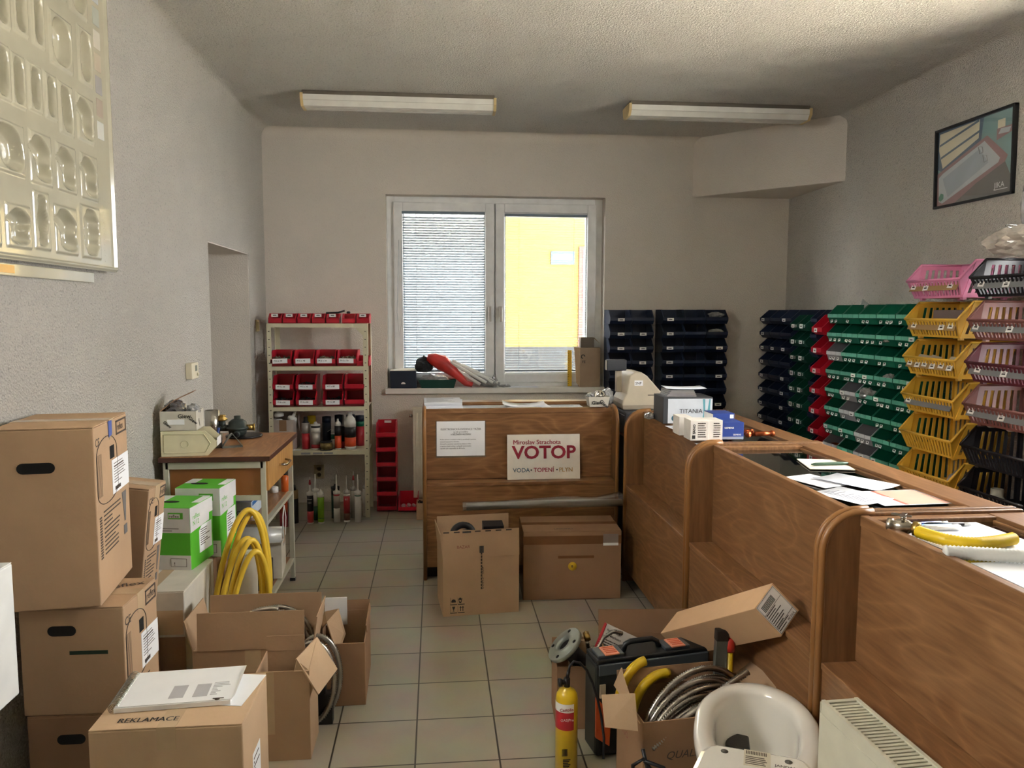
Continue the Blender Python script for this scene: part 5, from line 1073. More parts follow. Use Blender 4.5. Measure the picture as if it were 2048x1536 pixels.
b = MB(); b.tube(arc((0, 0, 0), (1, 0, 0), (0, .3, 1), .028, 0, 2*pi, 20), .007, 8, closed=False); b.cyl((-.03, 0, 0), (.03, 0, 0), .006); b.cyl((0, 0, -.03), (0, 0, .03), .006); b.cyl((0, .03, 0), (0, -.02, 0), .013)
tag(b.build('valve_wheel', M_nickel, None, (1.075, 2.0, 1.085)), 'round valve handwheel on top of the printed tub', 'valve')
crumple('parts_bag', 'clear white bag at the edge of the printed tub', (1.03, 2.03, 1.065), .03, M_bag, seed=11)
crumple('parts_bag', 'clear crumpled bag beside the cash register', (1.15, 2.12, 1.02), .05, M_bag, seed=12, sq=(.7, .8, 1.1))
# ---------------------------------------------------------------- cash register
M_cr = mat('register_beige', '#c3b8a2', .45); M_dg = mat('drawer_charcoal', '#34363a', .5)
t = thing('cash_box', 'charcoal cash drawer under the beige register in the counter corner', 'cash drawer', (1.42, 2.15, .8465)); MB().box(-.2, .22, -.22, .2, 0, .145).build('drawer_body', M_dg, t, bevel=.012); MB().box(-.203, -.199, -.2, .18, .02, .12).build('drawer_front', M_dg, t)
t = thing('cash_register', 'beige cash register with sloping top in the corner between counters', 'cash register', (1.36, 2.12, .992))
pr = [(-.135, 0), (-.14, .035), (-.135, .06), (-.115, .10), (-.095, .215), (-.06, .235), (-.02, .232), (.015, .21), (.115, .10), (.15, .06), (.155, .035), (.14, 0)]
MB().prism(pr, -.1, .16, 'xz').build('register_body', M_cr, t, bevel=.008)
MB().box(-.137, .15, -.106, -.1, .008, .03).build('lower_trim', mat('trim_taupe', '#9c907e', .5), t); MB().box(.02, .10, -.1015, -.1, .09, .094).build('paper_slot', M_dark, t)
fl = MB().box(-.065, -.012, -.1018, -.1, .15, .183).build('badge', M_paper, t); text('SNP', .022, M_print, fl, (-.06, -.102, .158), RF, .01)
MB().prism([(.11, .115), (.155, .075), (.22, .055), (.215, .048), (.15, .06)], -.06, .12, 'xz').build('keyboard_edge', M_cr, t)
MB().box(-.15, -.115, .02, .06, .10, .245).build('display_pole', M_cr, t, bevel=.004)
d_ = MB().box(-.215, -.09, .0, .05, .235, .305).build('customer_display', M_dg, t, bevel=.006); MB().box(-.217, -.2145, .005, .045, .24, .30).build('display_side', M_cr, d_)
# boxes on the first counter
ZC = ZT+.004
t = thing('shower_box', 'white and dark mixer box lettered TITANIA on the counter', 'cardboard box', (1.385, 1.36, ZC), rad(-2)); MB().box(-.13, .13, -.1, .1, 0, .138).build('carton_body', mat('box_charcoal', '#3a3b3d', .5), t, bevel=.002)
flat(t, 'front_print', mat('titania_white', '#c5cad0', .5), -.105, .129, .002, .130, '-y', .1); text('TITANIA', .032, M_print, t, (-.045, -.1015, .055), RF, 0); b = MB(); b.prism([(-.07+.016*cos(a), .028+.016*sin(a)) for a in [2*pi*k/20 for k in range(20)]], -.102, -.1008, 'xz'); b.build('teal_disc', mat('teal_disc', '#2a5f70', .5), t)
b = MB(); b.prism([(.075, .002), (.083, .06), (.078, .128), (.09, .128), (.092, .002)], -.1014, -.1008, 'xz'); b.prism([(.105, .002), (.104, .07), (.112, .128), (.119, .128), (.113, .002)], -.1014, -.1008, 'xz'); b.build('printed_splash', mat('splash_teal', '#5a9aa4', .5), t)
for i in range(4):
    o = MB().box(-.08+.004*i, .075-.006*i, -.07, .08, 0, .0085).build('foil_packet', mat('foil_silver', '#c7c8c9', .2, metal=.8), None, (1.36, 1.35, ZC+.1385+.0088*i), (0, 0, rad(-3+2*i))); tag(o, 'silver foil packet on the TITANIA box, ' + ['lowest of four', 'second from the bottom', 'third from the bottom', 'uppermost of four'][i], 'packet', 'silver packets on the lettered box')
sheet('white papers spread over the silver packets', 1.385, 1.35, ZC+.175, .21, .16, rad(-6), M_ppr, h=.004, curl=.004); crumple('parts_bag', 'small clear bag between register and lettered box', (1.235, 1.46, ZC), .028, M_bag, seed=15)
sheet('leaflet sheet lying between the lettered box and small white boxes', 1.295, 1.05, ZT+.0045, .1, .28, rad(3), M_ppr, pr=6)
M_wb = mat('small_box_white', '#ddd8cf', .6)
for i, (x, y, w, h) in enumerate(((1.245, .86, .06, .088), (1.262, .79, .085, .092), (1.335, .80, .07, .09))):
    y = (.93, .78, .785)[i]; t = thing('small_box', ['small white box standing behind the two others, nearest the counter edge', 'small white printed box at the counter edge', 'small white box with green marks, touching the blue boxes'][i], 'cardboard box', (x, y, ZT+.005), rad(-1), 'small white boxes on the counter')
    MB().box(-w/2, w/2, -.05, .05, 0, h).build('carton_body', M_wb, t, bevel=.0015); b = MB(); scribble(b, -w*.1, h*.85, w*.45, 7, h*.11, i); b.build('printed_text', M_ink, t, (0, -.0502, 0))
    if i == 1: text('SANO', .016, M_print, t, (-.02, -.0512, .03), (pi/2, -pi/2, 0), .03); MB().box(-.034, -.02, -.0512, -.05, .008, .024).build('printed_mark', M_print, t)
M_bx = mat('box_royal_blue', '#27408a', .45)
for i, (x, y, z, w, d, h, lb) in enumerate(((1.425, .80, 0, .1, .1, .078, 'blue box with white SIEMENS lettering, the nearer one on the counter'), (1.44, .97, 0, .105, .12, .098, 'blue box standing behind, higher than its neighbour'))):
    t = thing('small_box', lb.replace('SIEMENS ', ''), 'cardboard box', (x, y, ZT+.005+z), 0, 'blue boxes on the counter'); MB().box(-w/2, w/2, -d/2, d/2, 0, h).build('carton_body', M_bx, t, bevel=.0015); text('SIEMENS', .012, M_white, t, (-w*.42, -d/2-.001, h*.62), RF, .01)
    if i == 0: flat(t, 'grey_foot_print', mat('box_grey_foot', '#8f98a8', .5), -w/2+.001, w/2-.001, .001, .012, '-y', d/2); text('SIEMENS', .01, M_white, t, (.0, -d/2-.001, .018), RF, .01)
    else: flat(t, 'corner_mark', M_white, w/2-.022, w/2-.004, h-.024, h-.006, '-y', d/2); flat(t, 'white_end', M_white, -d/2, d/2, 0, h-.004, '-x', w/2)
M_cop = mat('copper', '#a8552f', .3, metal=.9, vscale=40)
for i, (x, y, z, a) in enumerate(((1.51, .86, .0, .2), (1.545, .82, .0, 1.4), (1.50, .93, .0, 2.2), (1.555, .88, .0, .9), (1.515, .89, .03, 2.8), (1.52, .96, .02, .5), (1.60, .83, 0, .1))):
    b = MB()
    if i == 6: b.cyl((-.04, 0, .014), (.05, 0, .014), .012); b.cyl((.04, 0, .014), (.055, 0, .014), .015)
    else: b.tube(arc((0, 0, .014), (1, 0, 0), (0, 1, 0), .022, 0, pi/2, 7), .0125, 10); b.cyl((.022, -.012, .014), (.022, .0, .014), .0145); b.cyl((-.014, .022, .014), (0, .022, .014), .0145)
    where = ['nearest the blue box, lowest layer', 'at the front of the heap', 'at the back of the heap', 'in the middle of the heap', 'lying on top of the others', 'on top at the far side', ''][i]
    tag(b.build('pipe_elbow' if i < 6 else 'pipe_adapter', M_cop, None, (x, y, ZT+.002+z), (0, 0, a)), ('copper elbow fitting on the counter, '+where) if i < 6 else 'straight copper adapter lying at the end of the fittings heap', 'pipe fitting', 'copper fittings on the counter')
sheet('price list with salmon print at the front end of the first counter', 1.40, .72, .999, .30, .10, 0, M_ppr, pink=(-.07, .03, -.045, .045))
# papers on the middle counter
sheet('yellowish note sheet under a green pen on the middle counter', 1.595, .235, .999, .165, .20, rad(-12), mat('note_cream', '#e3ddc8', .8), h=.003)
o = MB().tube([(-.08, 0, 0), (-.065, 0, 0), (.05, 0, 0), (.075, 0, 0)], .006, 8, rfun=lambda i: (.002, .006, .0065, .004)[i]).build('ballpoint_pen', mat('pen_green', '#44604c', .4), None, (1.60, .205, 1.009), rad(4)); tag(o, 'dark green pen lying on the cream note sheet', 'pen')
sheet('white sheet nearest the panel edge on the middle counter', 1.42, -.045, .999, .13, .19, rad(20), M_paper, h=.002)
sheet('large white folded sheet in the middle of the counter papers', 1.535, -.09, 1.0015, .15, .24, rad(28), M_ppr, h=.002, curl=.003)
sheet('price list with wide salmon block near the next counter', 1.58, -.31, 1.001, .27, .19, rad(3), M_ppr, pink=(-.05, .09, -.09, .09), h=.001)
sheet('printed receipt sheet with dense text overlapping the salmon price list', 1.405, -.29, 1.003, .16, .2, rad(24), M_ppr, pr=14, seed=8, curl=.004)
# things on the last counter
sheet('large white sheet under the pens on the last counter', 1.478, -.735, .999, .27, .25, rad(3), M_ppr, h=.001)
sheet('white sheet under the white corrugated hose', 1.475, -1.03, .999, .26, .18, 0, M_paper, h=.001)
t = thing('ball_valve', 'nickel ball valve with brass nut on the last counter', 'valve', (1.325, -.70, 1.021), rad(48)); b = MB(); b.lathe([(.013, -.04), (.018, -.038), (.018, -.024), (.014, -.022), (.02, -.012), (.02, .012), (.014, .02), (.014, .024)], 20, Matrix.Rotation(pi/2, 4, 'X') ); b.build('valve_body', M_nickel, t)
MB().lathe([(.012, .022), (.02, .024), (.02, .042), (.013, .042), (.011, .03)], 6, Matrix.Rotation(pi/2, 4, 'X'), cap=False).build('union_nut', M_brass, t); b = MB(); b.cyl((0, 0, .018), (0, 0, .03), .007); b.box(-.004, .004, -.02, .03, .029, .033); b.box(-.02, .02, -.006, .006, .030, .034); b.build('butterfly_handle', M_nickel, t)
def pen(label, x, y, rot, L, r, m, m2=None, z=.0):
    t = thing('ballpoint_pen', label, 'pen', (x, y, 1.0+r+z), rot); MB().tube([(-L/2, 0, 0), (-L/2+.012, 0, 0), (L/2-.02, 0, 0)], r, 8, rfun=lambda i: (r*.3, r, r)[i]).build('barrel', m, t); MB().tube([(L/2-.02, 0, 0), (L/2, 0, 0)], r*.9, 8).build('cap', m2 or m, t)
M_db = mat('pen_blue', '#1c3a9a', .3); M_lb = mat('pen_light_blue', '#3f93cf', .3); M_mr = mat('pen_maroon', '#8a2036', .3); M_bkp = mat('pen_black', '#1a1416', .3)
pen('dark blue pen on the last counter, nearest the wooden rim', 1.435, -.62, rad(2), .15, .005, M_db, M_white); pen('light blue pen with white end beside the dark blue one', 1.44, -.645, rad(-3), .16, .005, M_lb, M_white); pen('dark brown pen with white tip beyond the blue pens', 1.50, -.632, rad(-6), .13, .005, M_bkp, M_white); pen('maroon pen stuck into the yellow hose end', 1.355, -.70, rad(-55), .13, .004, M_mr, z=.012)
o = MB().cyl((-.075, 0, 0), (.075, 0, 0), .007).build('white_marker', M_white, None, (1.43, -.675, 1.008), rad(-2)); tag(o, 'thick white marker lying in front of the pens', 'marker')
b = MB(); flex(b, [(1.345, -.735, 1.017), (1.352, -.77, 1.017), (1.366, -.81, 1.017), (1.395, -.84, 1.017), (1.43, -.85, 1.017), (1.48, -.842, 1.017), (1.53, -.825, 1.017), (1.548, -.818, 1.017)], .0165, .0016, .008, 12); tag(b.build('corrugated_hose', mat('corrugated_yellow', '#e0bd1c', .4)), 'short yellow corrugated hose piece on the last counter', 'hose')
b = MB(); flex(b, [(1.298, -.91, 1.018), (1.40, -.94, 1.018), (1.50, -.97, 1.018), (1.62, -1.0, 1.018)], .0175, .0018, .009, 12); tag(b.build('corrugated_hose', mat('corrugated_white', '#e8e8e0', .4)), 'white corrugated hose piece on the last counter', 'hose')
# ---------------------------------------------------------------- window sill
ZS = .9575
t = thing('gift_box', 'navy blue open box with a small white emblem on the window sill', 'box', (-.19, 3.88, ZS)); b = MB(); b.prism([(-.105, 0), (.11, 0), (.105, .145), (-.11, .145)], -.03, .10, 'xz'); b.build('box_body', mat('box_navy', '#18263a', .4), t, bevel=.003); b = MB(); b.sheet((-.11, -.03, .146), (.105, -.03, .146), (.09, .08, .158), (-.1, .08, .155), t=.003); b.build('box_lid', M_wcard, t)
b = MB(); b.prism([(-.018, .035)] + [(.0+.018*cos(a), .036+.016*sin(a)) for a in [pi*k/10 for k in range(11)]][::-1] + [(.018, .035)], -.0315, -.03, 'xz'); b.build('emblem', M_white, t)
t = thing('planter_tray', 'dark green plastic tray on the window sill full of bags', 'tray', (.10, 3.89, ZS)); b = MB(); b.add([(-.14, -.04, 0), (.13, -.04, 0), (.13, .05, 0), (-.14, .05, 0), (-.165, -.06, .07), (.15, -.06, .07), (.15, .06, .07), (-.165, .06, .07)], [(0, 3, 2, 1), (0, 1, 5, 4), (1, 2, 6, 5), (2, 3, 7, 6), (3, 0, 4, 7)]); b.build('tray_body', mat('tray_green', '#1f4a40', .5), t)
crumple('plastic_bag', 'crumpled white bag lying in the green tray on the sill', (.07, 3.89, ZS+.03), .062, M_bag, seed=21, sq=(1.9, .7, .7))
crumple('dark_bundle', 'round dark bundle behind the red plastic wrap on the sill', (-.02, 3.91, ZS+.13), .072, mat('dark_fabric', '#25282a', .8, var=.4, vscale=30), 'bundle', seed=22, sq=(.95, .7, .95))
M_rp = mat('red_film', '#c23a36', .35, var=.25, vscale=14)
def wrap(name, label, pts, rs, m, cat, seed):
    b = MB(); R = random.Random(seed); n = 14; b.smooth = True; P = [Vector(p) for p in pts]; vs = []
    for i, p in enumerate(P):
        tt = (P[min(i+1, len(P)-1)]-P[max(i-1, 0)]).normalized(); u = tt.orthogonal().normalized(); w = tt.cross(u)
        for k in range(n): a = 2*pi*k/n; vs.append(p + (u*cos(a)+w*sin(a))*rs[i]*R.uniform(.72, 1.2))
    fs = [(i*n+k, i*n+(k+1) % n, (i+1)*n+(k+1) % n, (i+1)*n+k) for i in range(len(P)-1) for k in range(n)] + [list(range(n))[::-1], [(len(P)-1)*n+k for k in range(n)]]
    b.add(vs, fs); return tag(b.build(name, m), label, cat)
wrap('plastic_wrap', 'red plastic wrap around white tubes on the window sill', [(.01, 3.87, 1.215), (.06, 3.87, 1.20), (.13, 3.87, 1.17), (.20, 3.87, 1.12), (.27, 3.85, 1.05), (.33, 3.84, 1.0), (.385, 3.84, .985)], [.03, .05, .06, .05, .034, .026, .02], M_rp, 'plastic wrap', 3)
M_tb = mat('white_tube_bundle', '#dcdcd6', .4)
for i, (p, q) in enumerate((((.20, 3.855, 1.175), (.50, 3.84, 1.00)), ((.22, 3.885, 1.185), (.56, 3.87, 1.0)), ((.19, 3.86, 1.15), (.45, 3.845, .985)), ((.30, 3.90, 1.15), (.60, 3.89, .995)))):
    tag(MB().cyl(p, q, .0135, 10).build('plastic_tube', M_tb), 'white plastic tube in the slanting bundle on the sill, ' + ['second from below', 'uppermost', 'lowest', 'furthest along the sill'][i], 'tube', 'white tubes on the window sill')
wrap('clear_wrap', 'loose clear film trailing along the window sill', [(.36, 3.90, 1.06), (.45, 3.90, 1.02), (.55, 3.90, 1.0), (.62, 3.90, .985)], [.03, .045, .035, .012], M_bag, 'plastic film', 4)
crumple('plastic_bag', 'thin clear bag standing up at the end of the tube bundle', (.575, 3.90, ZS), .045, M_bag, seed=25, sq=(.6, .5, 1.2)); crumple('paper_scraps', 'white scraps of film lying on the middle of the sill', (.66, 3.90, ZS), .035, M_bag, 'film scraps', seed=26, sq=(1.4, .8, .35))
sheet('flat white paper lying on the empty part of the sill', .82, 3.90, ZS, .25, .12, 0, M_ppr)
t = thing('cardboard_box', 'upright brown carton with recycling mark at the end of the sill', 'cardboard box', (1.383, 3.895, ZS), 0); MB().box(-.085, .09, -.05, .05, 0, .335).build('carton_body', mat('carton_grey_brown', '#a58f78', .8), t, bevel=.003); MB().add([(-.085, -.05, 0), (-.085, -.05, .335), (-.14, -.06, .345), (-.12, -.07, .04)], [(0, 1, 2, 3), (3, 2, 1, 0)]).build('open_flap', M_card2, t); b = MB(); b.tube([(-.06+.015*cos(a), -.051, .26+.015*sin(a)) for a in [2*pi*k/12*.8 for k in range(12)]], .004, 5); b.build('recycling_mark', M_print, t); text('FE', .03, M_print, t, (-.068, -.052, .205), RF, .02)
t = thing('cardboard_box', 'small grey carton lying on top of the sill carton', 'cardboard box', (1.37, 3.90, ZS+.336), 0); MB().box(-.065, .05, -.04, .04, 0, .085).build('carton_body', mat('carton_taupe', '#6f6458', .8), t, bevel=.002); MB().add([(.05, -.04, .085), (.05, .04, .085), (.11, .04, .04), (.10, -.04, .035)], [(0, 1, 2, 3), (3, 2, 1, 0)]).build('open_flap', M_card2, t)
t = thing('measuring_strip', 'yellow strip standing against the window beside the sill carton', 'strip', (1.225, 3.93, ZS), (rad(-3), 0, 0)); MB().box(-.018, .018, -.002, .002, 0, .31).build('strip_body', mat('strip_yellow', '#e0bb33', .4), t)
b = MB(); [b.box(-.018, -.008, -.0028, -.002, .02+.02*i, .023+.02*i) for i in range(14)]; b.build('scale_marks', M_print, t)
# ---------------------------------------------------------------- contents of side wall bins and baskets
crumple('parts_bag', 'big clear bag of pale fittings on top of the black basket', (2.86, .80, 1.86), .13, mat('milky_bag', '#b9b1a6', .3, spec=.7, coat=.3, var=.2, vscale=18), seed=31, sq=(.9, 1.55, .65), n=3)
for i, (x, y, z) in enumerate(((2.78, .68, 1.99), (2.82, .86, 2.0), (2.9, .74, 2.02))):
    b = MB(); b.tube(arc((0, 0, 0), (1, .4, 0), (0, .3, .2), .06, 0, 2*pi, 20), .003, 6); tag(b.build('wire_ring', M_steel, None, (x, y, z)), ['thin wire ring on the big clear bag, lowest', 'thin wire ring on the big clear bag, nearest the pink basket', 'thin wire ring on the big clear bag, nearest the wall'][i], 'wire ring')
t = crumple('hanging_bag', 'clear bag hanging on the side wall at the frame edge', (3.04, .97, 1.94), .10, M_bag, seed=33, sq=(.5, .9, 2.0), n=3)
MB().cyl((0, 0, .1), (.05, 0, .28), .003).build('hook', M_steel, t)
crumple('parts_bag', 'clear bag of grey fittings in the pink basket', (2.88, 1.27, 1.695), .055, M_bag, seed=34, sq=(1, 1.8, .8)); crumple('parts_bag', 'clear flat bag in the upper rose brown basket', (2.86, .74, 1.485), .06, M_bag, seed=35, sq=(1, 1.7, .7))
t = thing('storage_box', 'grey flat boxes standing in the top yellow basket', 'box', (2.86, 1.32, 1.468)); MB().box(-.02, .02, -.12, .14, 0, .14).build('box_body', mat('box_dull_mauve', '#7d6c66', .6), t, bevel=.002)
for i, (y, r) in enumerate(((1.46, 15), (1.38, -10), (1.20, 8))): sheet(['crumpled paper slip in the second yellow basket, towards the green bins', 'crumpled paper slip in the second yellow basket, middle', 'crumpled paper slip in the second yellow basket, towards the maroon one'][i], 2.80, y, 1.33, .07, .09, (rad(10), rad(-50), rad(r)), mat('newsprint', '#b3a893', .9), name='paper_slip')
crumple('parts_bag', 'foil bag of shiny fittings in the lowest yellow basket', (2.84, 1.16, .655), .055, M_bag, seed=36, sq=(1, 1, 1.1)); crumple('parts_bag', 'clear bag with red part in the fourth yellow basket', (2.84, 1.18, .865), .045, M_bag, seed=37, sq=(1, 1.4, .8)); MB().box(2.80, 2.83, 1.12, 1.17, .89, .93)
pile('small_fittings', 'brown small fittings heaped in the third yellow basket', 2.86, 1.24, 1.09, .06, .12, 70, mat('bronze_fittings', '#6e5138', .4, metal=.7), .01, 41)
M_gf = mat('grey_pvc', '#8d8c82', .5)
for i, (y, z) in enumerate(((.88, 1.068), (.75, 1.068), (.97, .645), (.88, .645), (.80, .645), (.84, .71))):
    b = MB(); b.lathe([(.028, -.03), (.034, -.03), (.034, -.012), (.028, -.008), (.028, .03), (.022, .03), (.022, -.028)], 20, (Matrix.Rotation(pi/2, 4, 'Y') if i < 2 else Matrix.Identity(4)), cap=False)
    if i < 2: b.cyl((.0, -.05, 0), (0, .05, 0), .022)
    tag(b.build('pipe_socket', M_gf, None, (2.80, y, z)), ['grey pipe tee in the lower rose brown basket, nearer the yellow baskets', 'grey pipe tee in the lower rose brown basket, further along', 'grey pipe socket in the lowest black basket, nearest the yellow ones', 'grey pipe socket in the lowest black basket, second in line', 'grey pipe socket in the lowest black basket, third in line', 'grey pipe socket in the lowest black basket, lying on the others'][i], 'pipe fitting', 'grey pipe fittings in the baskets')
b = MB(); b.tube(arc((0, 0, 0), (1, 0, 0), (0, 1, .2), .045, 0, 6*pi, 60, drift=(0, 0, .03)), .008, 8); tag(b.build('copper_coil', M_cop, None, (2.93, 2.588, .625)), 'copper tube coil in the pale grey bin of the bottom rows', 'coil')
b = MB()
for i in range(4): b.tube(arc((0, 0, .004*i), (1, 0, 0), (0, 1, 0), .05-.003*i, 0, 2*pi, 24), .004, 6)
tag(b.build('clamp_ring', M_steel, None, (2.92, 1.968, 1.425), (0, rad(-15), 0)), 'stack of steel clamp rings in a green bin of the second row', 'clamp rings')
crumple('parts_bag', 'clear bag sticking out of a green bin, fifth row', (2.90, 2.176, 1.03), .05, M_bag, seed=38, sq=(1, 1, .8)); crumple('parts_bag', 'clear bag rolled up in a green bin, fourth row', (2.91, 1.968, 1.14), .04, M_bag, seed=39, sq=(.8, 1, 1))
t = thing('catalogue_bag', 'folded clear printed bag standing in the top green bins', 'bag', (3.02, 2.47, 1.56), (0, rad(0), 0)); b = MB(); b.add([(0, .10, .0), (0, .03, .13), (.005, -.14, .05), (.005, -.08, -.03)], [(0, 1, 2, 3), (3, 2, 1, 0)]); b.build('bag_sheet', mat('grey_film_print', '#9b9d98', .3, var=.3, vscale=40), t)
crumple('parts_bag', 'marked white bag in the top navy bin nearest the corner', (2.42, 3.70, 1.555), .045, M_bag, seed=51, sq=(1.4, .6, .5)); crumple('parts_bag', 'clear bag in the second row navy bin nearest the corner', (2.42, 3.70, 1.42), .04, M_bag, seed=52, sq=(1.5, .6, .5))
pile('small_fittings', 'brass pieces scattered in a lower green bin near the yellow baskets', 2.96, 1.968, .76, .06, .07, 30, M_brass, .008, 43)
# ================================================================ foreground clutter by the counters
t = thing('gas_cylinder', 'yellow torch gas cylinder with red label on the tiles', 'gas cylinder', (.525, -.085, 0)); M_gy = mat('cylinder_yellow', '#d8b61e', .3, coat=.3)
MB().lathe([(.03, 0), (.0385, .006), (.0385, .262), (.036, .278), (.028, .292), (.014, .3), (.013, .305)], 32).build('cylinder_body', M_gy, t)
def wraplabel(nm, m, r, a0, a1, z0, z1, par):
    b = MB(); b.smooth = True; n = 16; vs = []
    for i in range(n+1): a = rad(a0+(a1-a0)*i/n); vs += [(r*cos(a), r*sin(a), z0), (r*cos(a), r*sin(a), z1)]
    b.add(vs, [(2*i, 2*i+2, 2*i+3, 2*i+1) for i in range(n)]); return b.build(nm, m, par)
l1 = wraplabel('white_label', M_white, .0389, 170, 300, .228, .258, t); l2 = wraplabel('red_label', mat('label_red', '#b0202c', .4), .0389, 170, 300, .165, .228, t)
text('Castolin', .0145, M_dr, l1, (-.031, -.0405, .236), RF, .02); text('GAS|Pro', .013, M_white, l2, (-.028, -.0405, .2), RF, .005)
b = MB(); 
for i in range(6): b.box(-.018, .0+.004*(i % 3), -.0398, -.0385, .03+.006*i, .033+.006*i)
for i in range(9): b.box(-.022+.0022*i, -.0208+.0022*i, -.0400, -.0385, .075, .1)
b.build('barcode', M_print, t)
v = MB(); v.cyl((0, 0, .3), (0, 0, .335), .011); v.cyl((-.022, -.004, .322), (.0, 0, .322), .009); v.cyl((-.03, -.005, .322), (-.02, -.004, .322), .014); v.cyl((0, 0, .33), (.006, 0, .36), .006); v.build('valve', M_bkp if False else mat('valve_dark', '#2b2a29', .3, metal=.5), t)
b = MB(); b.tube([(.531, -.085, .355), (.535, -.08, .375), (.55, -.07, .385), (.575, -.06, .375), (.60, -.055, .345), (.62, -.06, .30), (.635, -.075, .25), (.645, -.09, .20), (.65, -.12, .13), (.64, -.16, .08)], .0045, 8); tag(b.build('gas_hose', M_black), 'thin black hose running from the gas cylinder valve behind the carton', 'hose')
t = carton('cardboard_box', 'open brown carton below the grey pipe flange', (.605, .275, 0), rad(-3), (.135, .20, .25), M_card3, open_=True, flaps=[('b', rad(4), .03, 0, 0)])
MB().box(-.01, .0675, .02, .026, .1, .30).build('inner_divider', M_card, t)
M_fl = mat('flange_grey', '#8b9089', .4, metal=.3)
t = thing('pipe_flange', 'grey steel pipe flange tilted on the open carton edge', 'flange', (.572, .20, .318), (rad(4), rad(-42), 0))
b = MB(); b.lathe([(.03, 0), (.074, 0), (.077, .003), (.077, .016), (.074, .018), (.045, .018), (.044, .021), (.03, .021), (.03, 0)], 36, cap=False); b.build('flange_disc', M_fl, t)
for i in range(4): a = pi/4+pi/2*i; MB().cyl((.06*cos(a), .06*sin(a), .0182), (.06*cos(a), .06*sin(a), .019), .0075).build('bolt_hole', M_dark, t)
MB().lathe([(.03, .005), (.0, .005)], 24, cap=False).build('bore', M_dark, t); MB().cyl((0, 0, -.1), (0, 0, .0), .033).build('pipe_stub', M_black, t)
t = thing('steel_fitting', 'brass nut and braided hose end behind the toolbox', 'hose fitting', (.655, .22, .34)); b = MB(); b.cyl((0, .02, .01), (.0, -.01, .0), .014, 6); b.build('hex_nut', M_brass, t); b = MB(); flex(b, [(.0, -.01, -.01), (.005, -.0, -.04), (.04, .0, -.045), (.07, .02, -.01), (.11, .03, .01), (.15, .04, -.005)], .009); b.build('braided_hose', M_cond, t)
t = thing('leaflet_box', 'white and red flat product box standing askew behind the toolbox', 'box', (.79, .43, .105), (rad(-12), rad(27), rad(0))); MB().box(-.09, .09, -.012, .012, 0, .17).build('box_body', M_w1, t, bevel=.002); MB().box(-.092, -.0895, -.013, .013, 0, .17).build('red_side', mat('label_red', '#b0202c'), t)
text('Rothenberger', .012, M_print, t, (-.08, -.013, .145), RF, .01); text('TU Werkzeug', .013, M_print, t, (-.08, -.013, .125), RF, .02); b = MB(); scribble(b, -.08, .11, .07, 9, .01, 3); b.build('printed_text', M_ink, t, (0, -.0122, 0)); MB().box(.065, .08, -.013, -.012, .13, .15).build('red_mark', mat('label_red', '#b0202c'), t); MB().box(.0, .06, -.013, -.012, .05, .09).build('printed_photo', mat('photo_dark', '#39393c', .5), t)
t = carton('cardboard_box', 'brown carton standing behind the black toolbox', (.95, .40, 0), rad(-4), (.38, .26, .22), M_card3, open_=True, flaps=[('b', rad(6), .10, 0, 0)])
# toolbox
t = thing('tool_case', 'black tool case with orange latches standing on its side', 'tool case', (.85, .06, 0), rad(10)); M_tk = mat('case_black', '#1a1e20', .35, var=.15, vscale=40); M_or = mat('latch_orange', '#c8542a', .4); M_orp = mat('latch_salmon', '#d98a70', .4); M_gp = mat('case_grey', '#4b5258', .35)
cs = MB(); L_, D_, H_ = .225, .058, .37; cs.box(-L_, L_, -D_, D_, .01, H_-.02); cs.build('case_shell', M_tk, t, bevel=.012); MB().box(-L_+.01, L_-.01, -D_-.003, -D_+.01, H_-.06, H_-.02).build('lid_edge', M_gp, t, bevel=.003)
MB().box(-L_+.004, L_-.004, -D_*.95, D_*.95, H_-.022, H_-.004).build('top_rail', M_tk, t, bevel=.006)
for x in (-.16, .10): lt = MB().box(x-.05, x+.05, -D_*.7, D_*.5, H_-.006, H_+.006).build('latch', M_gp, t, bevel=.003); MB().box(x-.025, x+.03, -D_*.75, D_*.4, H_+.004, H_+.010).build('latch_pad', M_orp, lt, bevel=.002); q = MB(); [q.box(x-.018, x+.024, -D_*.55+.014*i, -D_*.55+.014*i+.004, H_+.010, H_+.0115) for i in range(4)]; q.build('grip_rib', M_or, lt)
hd = MB(); hd.tube([(-.10, 0, H_-.01), (-.09, 0, H_+.02), (-.07, 0, H_+.028), (.015, 0, H_+.028), (.035, 0, H_+.018), (.045, 0, H_-.01)], .01, 8); hd.build('handle', M_tk, t)
MB().box(-L_+.012, -L_+.035, -D_-.006, -D_, H_-.14, H_-.09).build('latch_plate', M_cr, t, bevel=.002)
b = MB(); b.prism([(-L_-.004, .09), (-L_+.05, .05), (-L_+.055, .17), (-L_-.004, .24)], -D_-.012, -D_, 'xz'); b.build('corner_guard', M_or, t, bevel=.003)
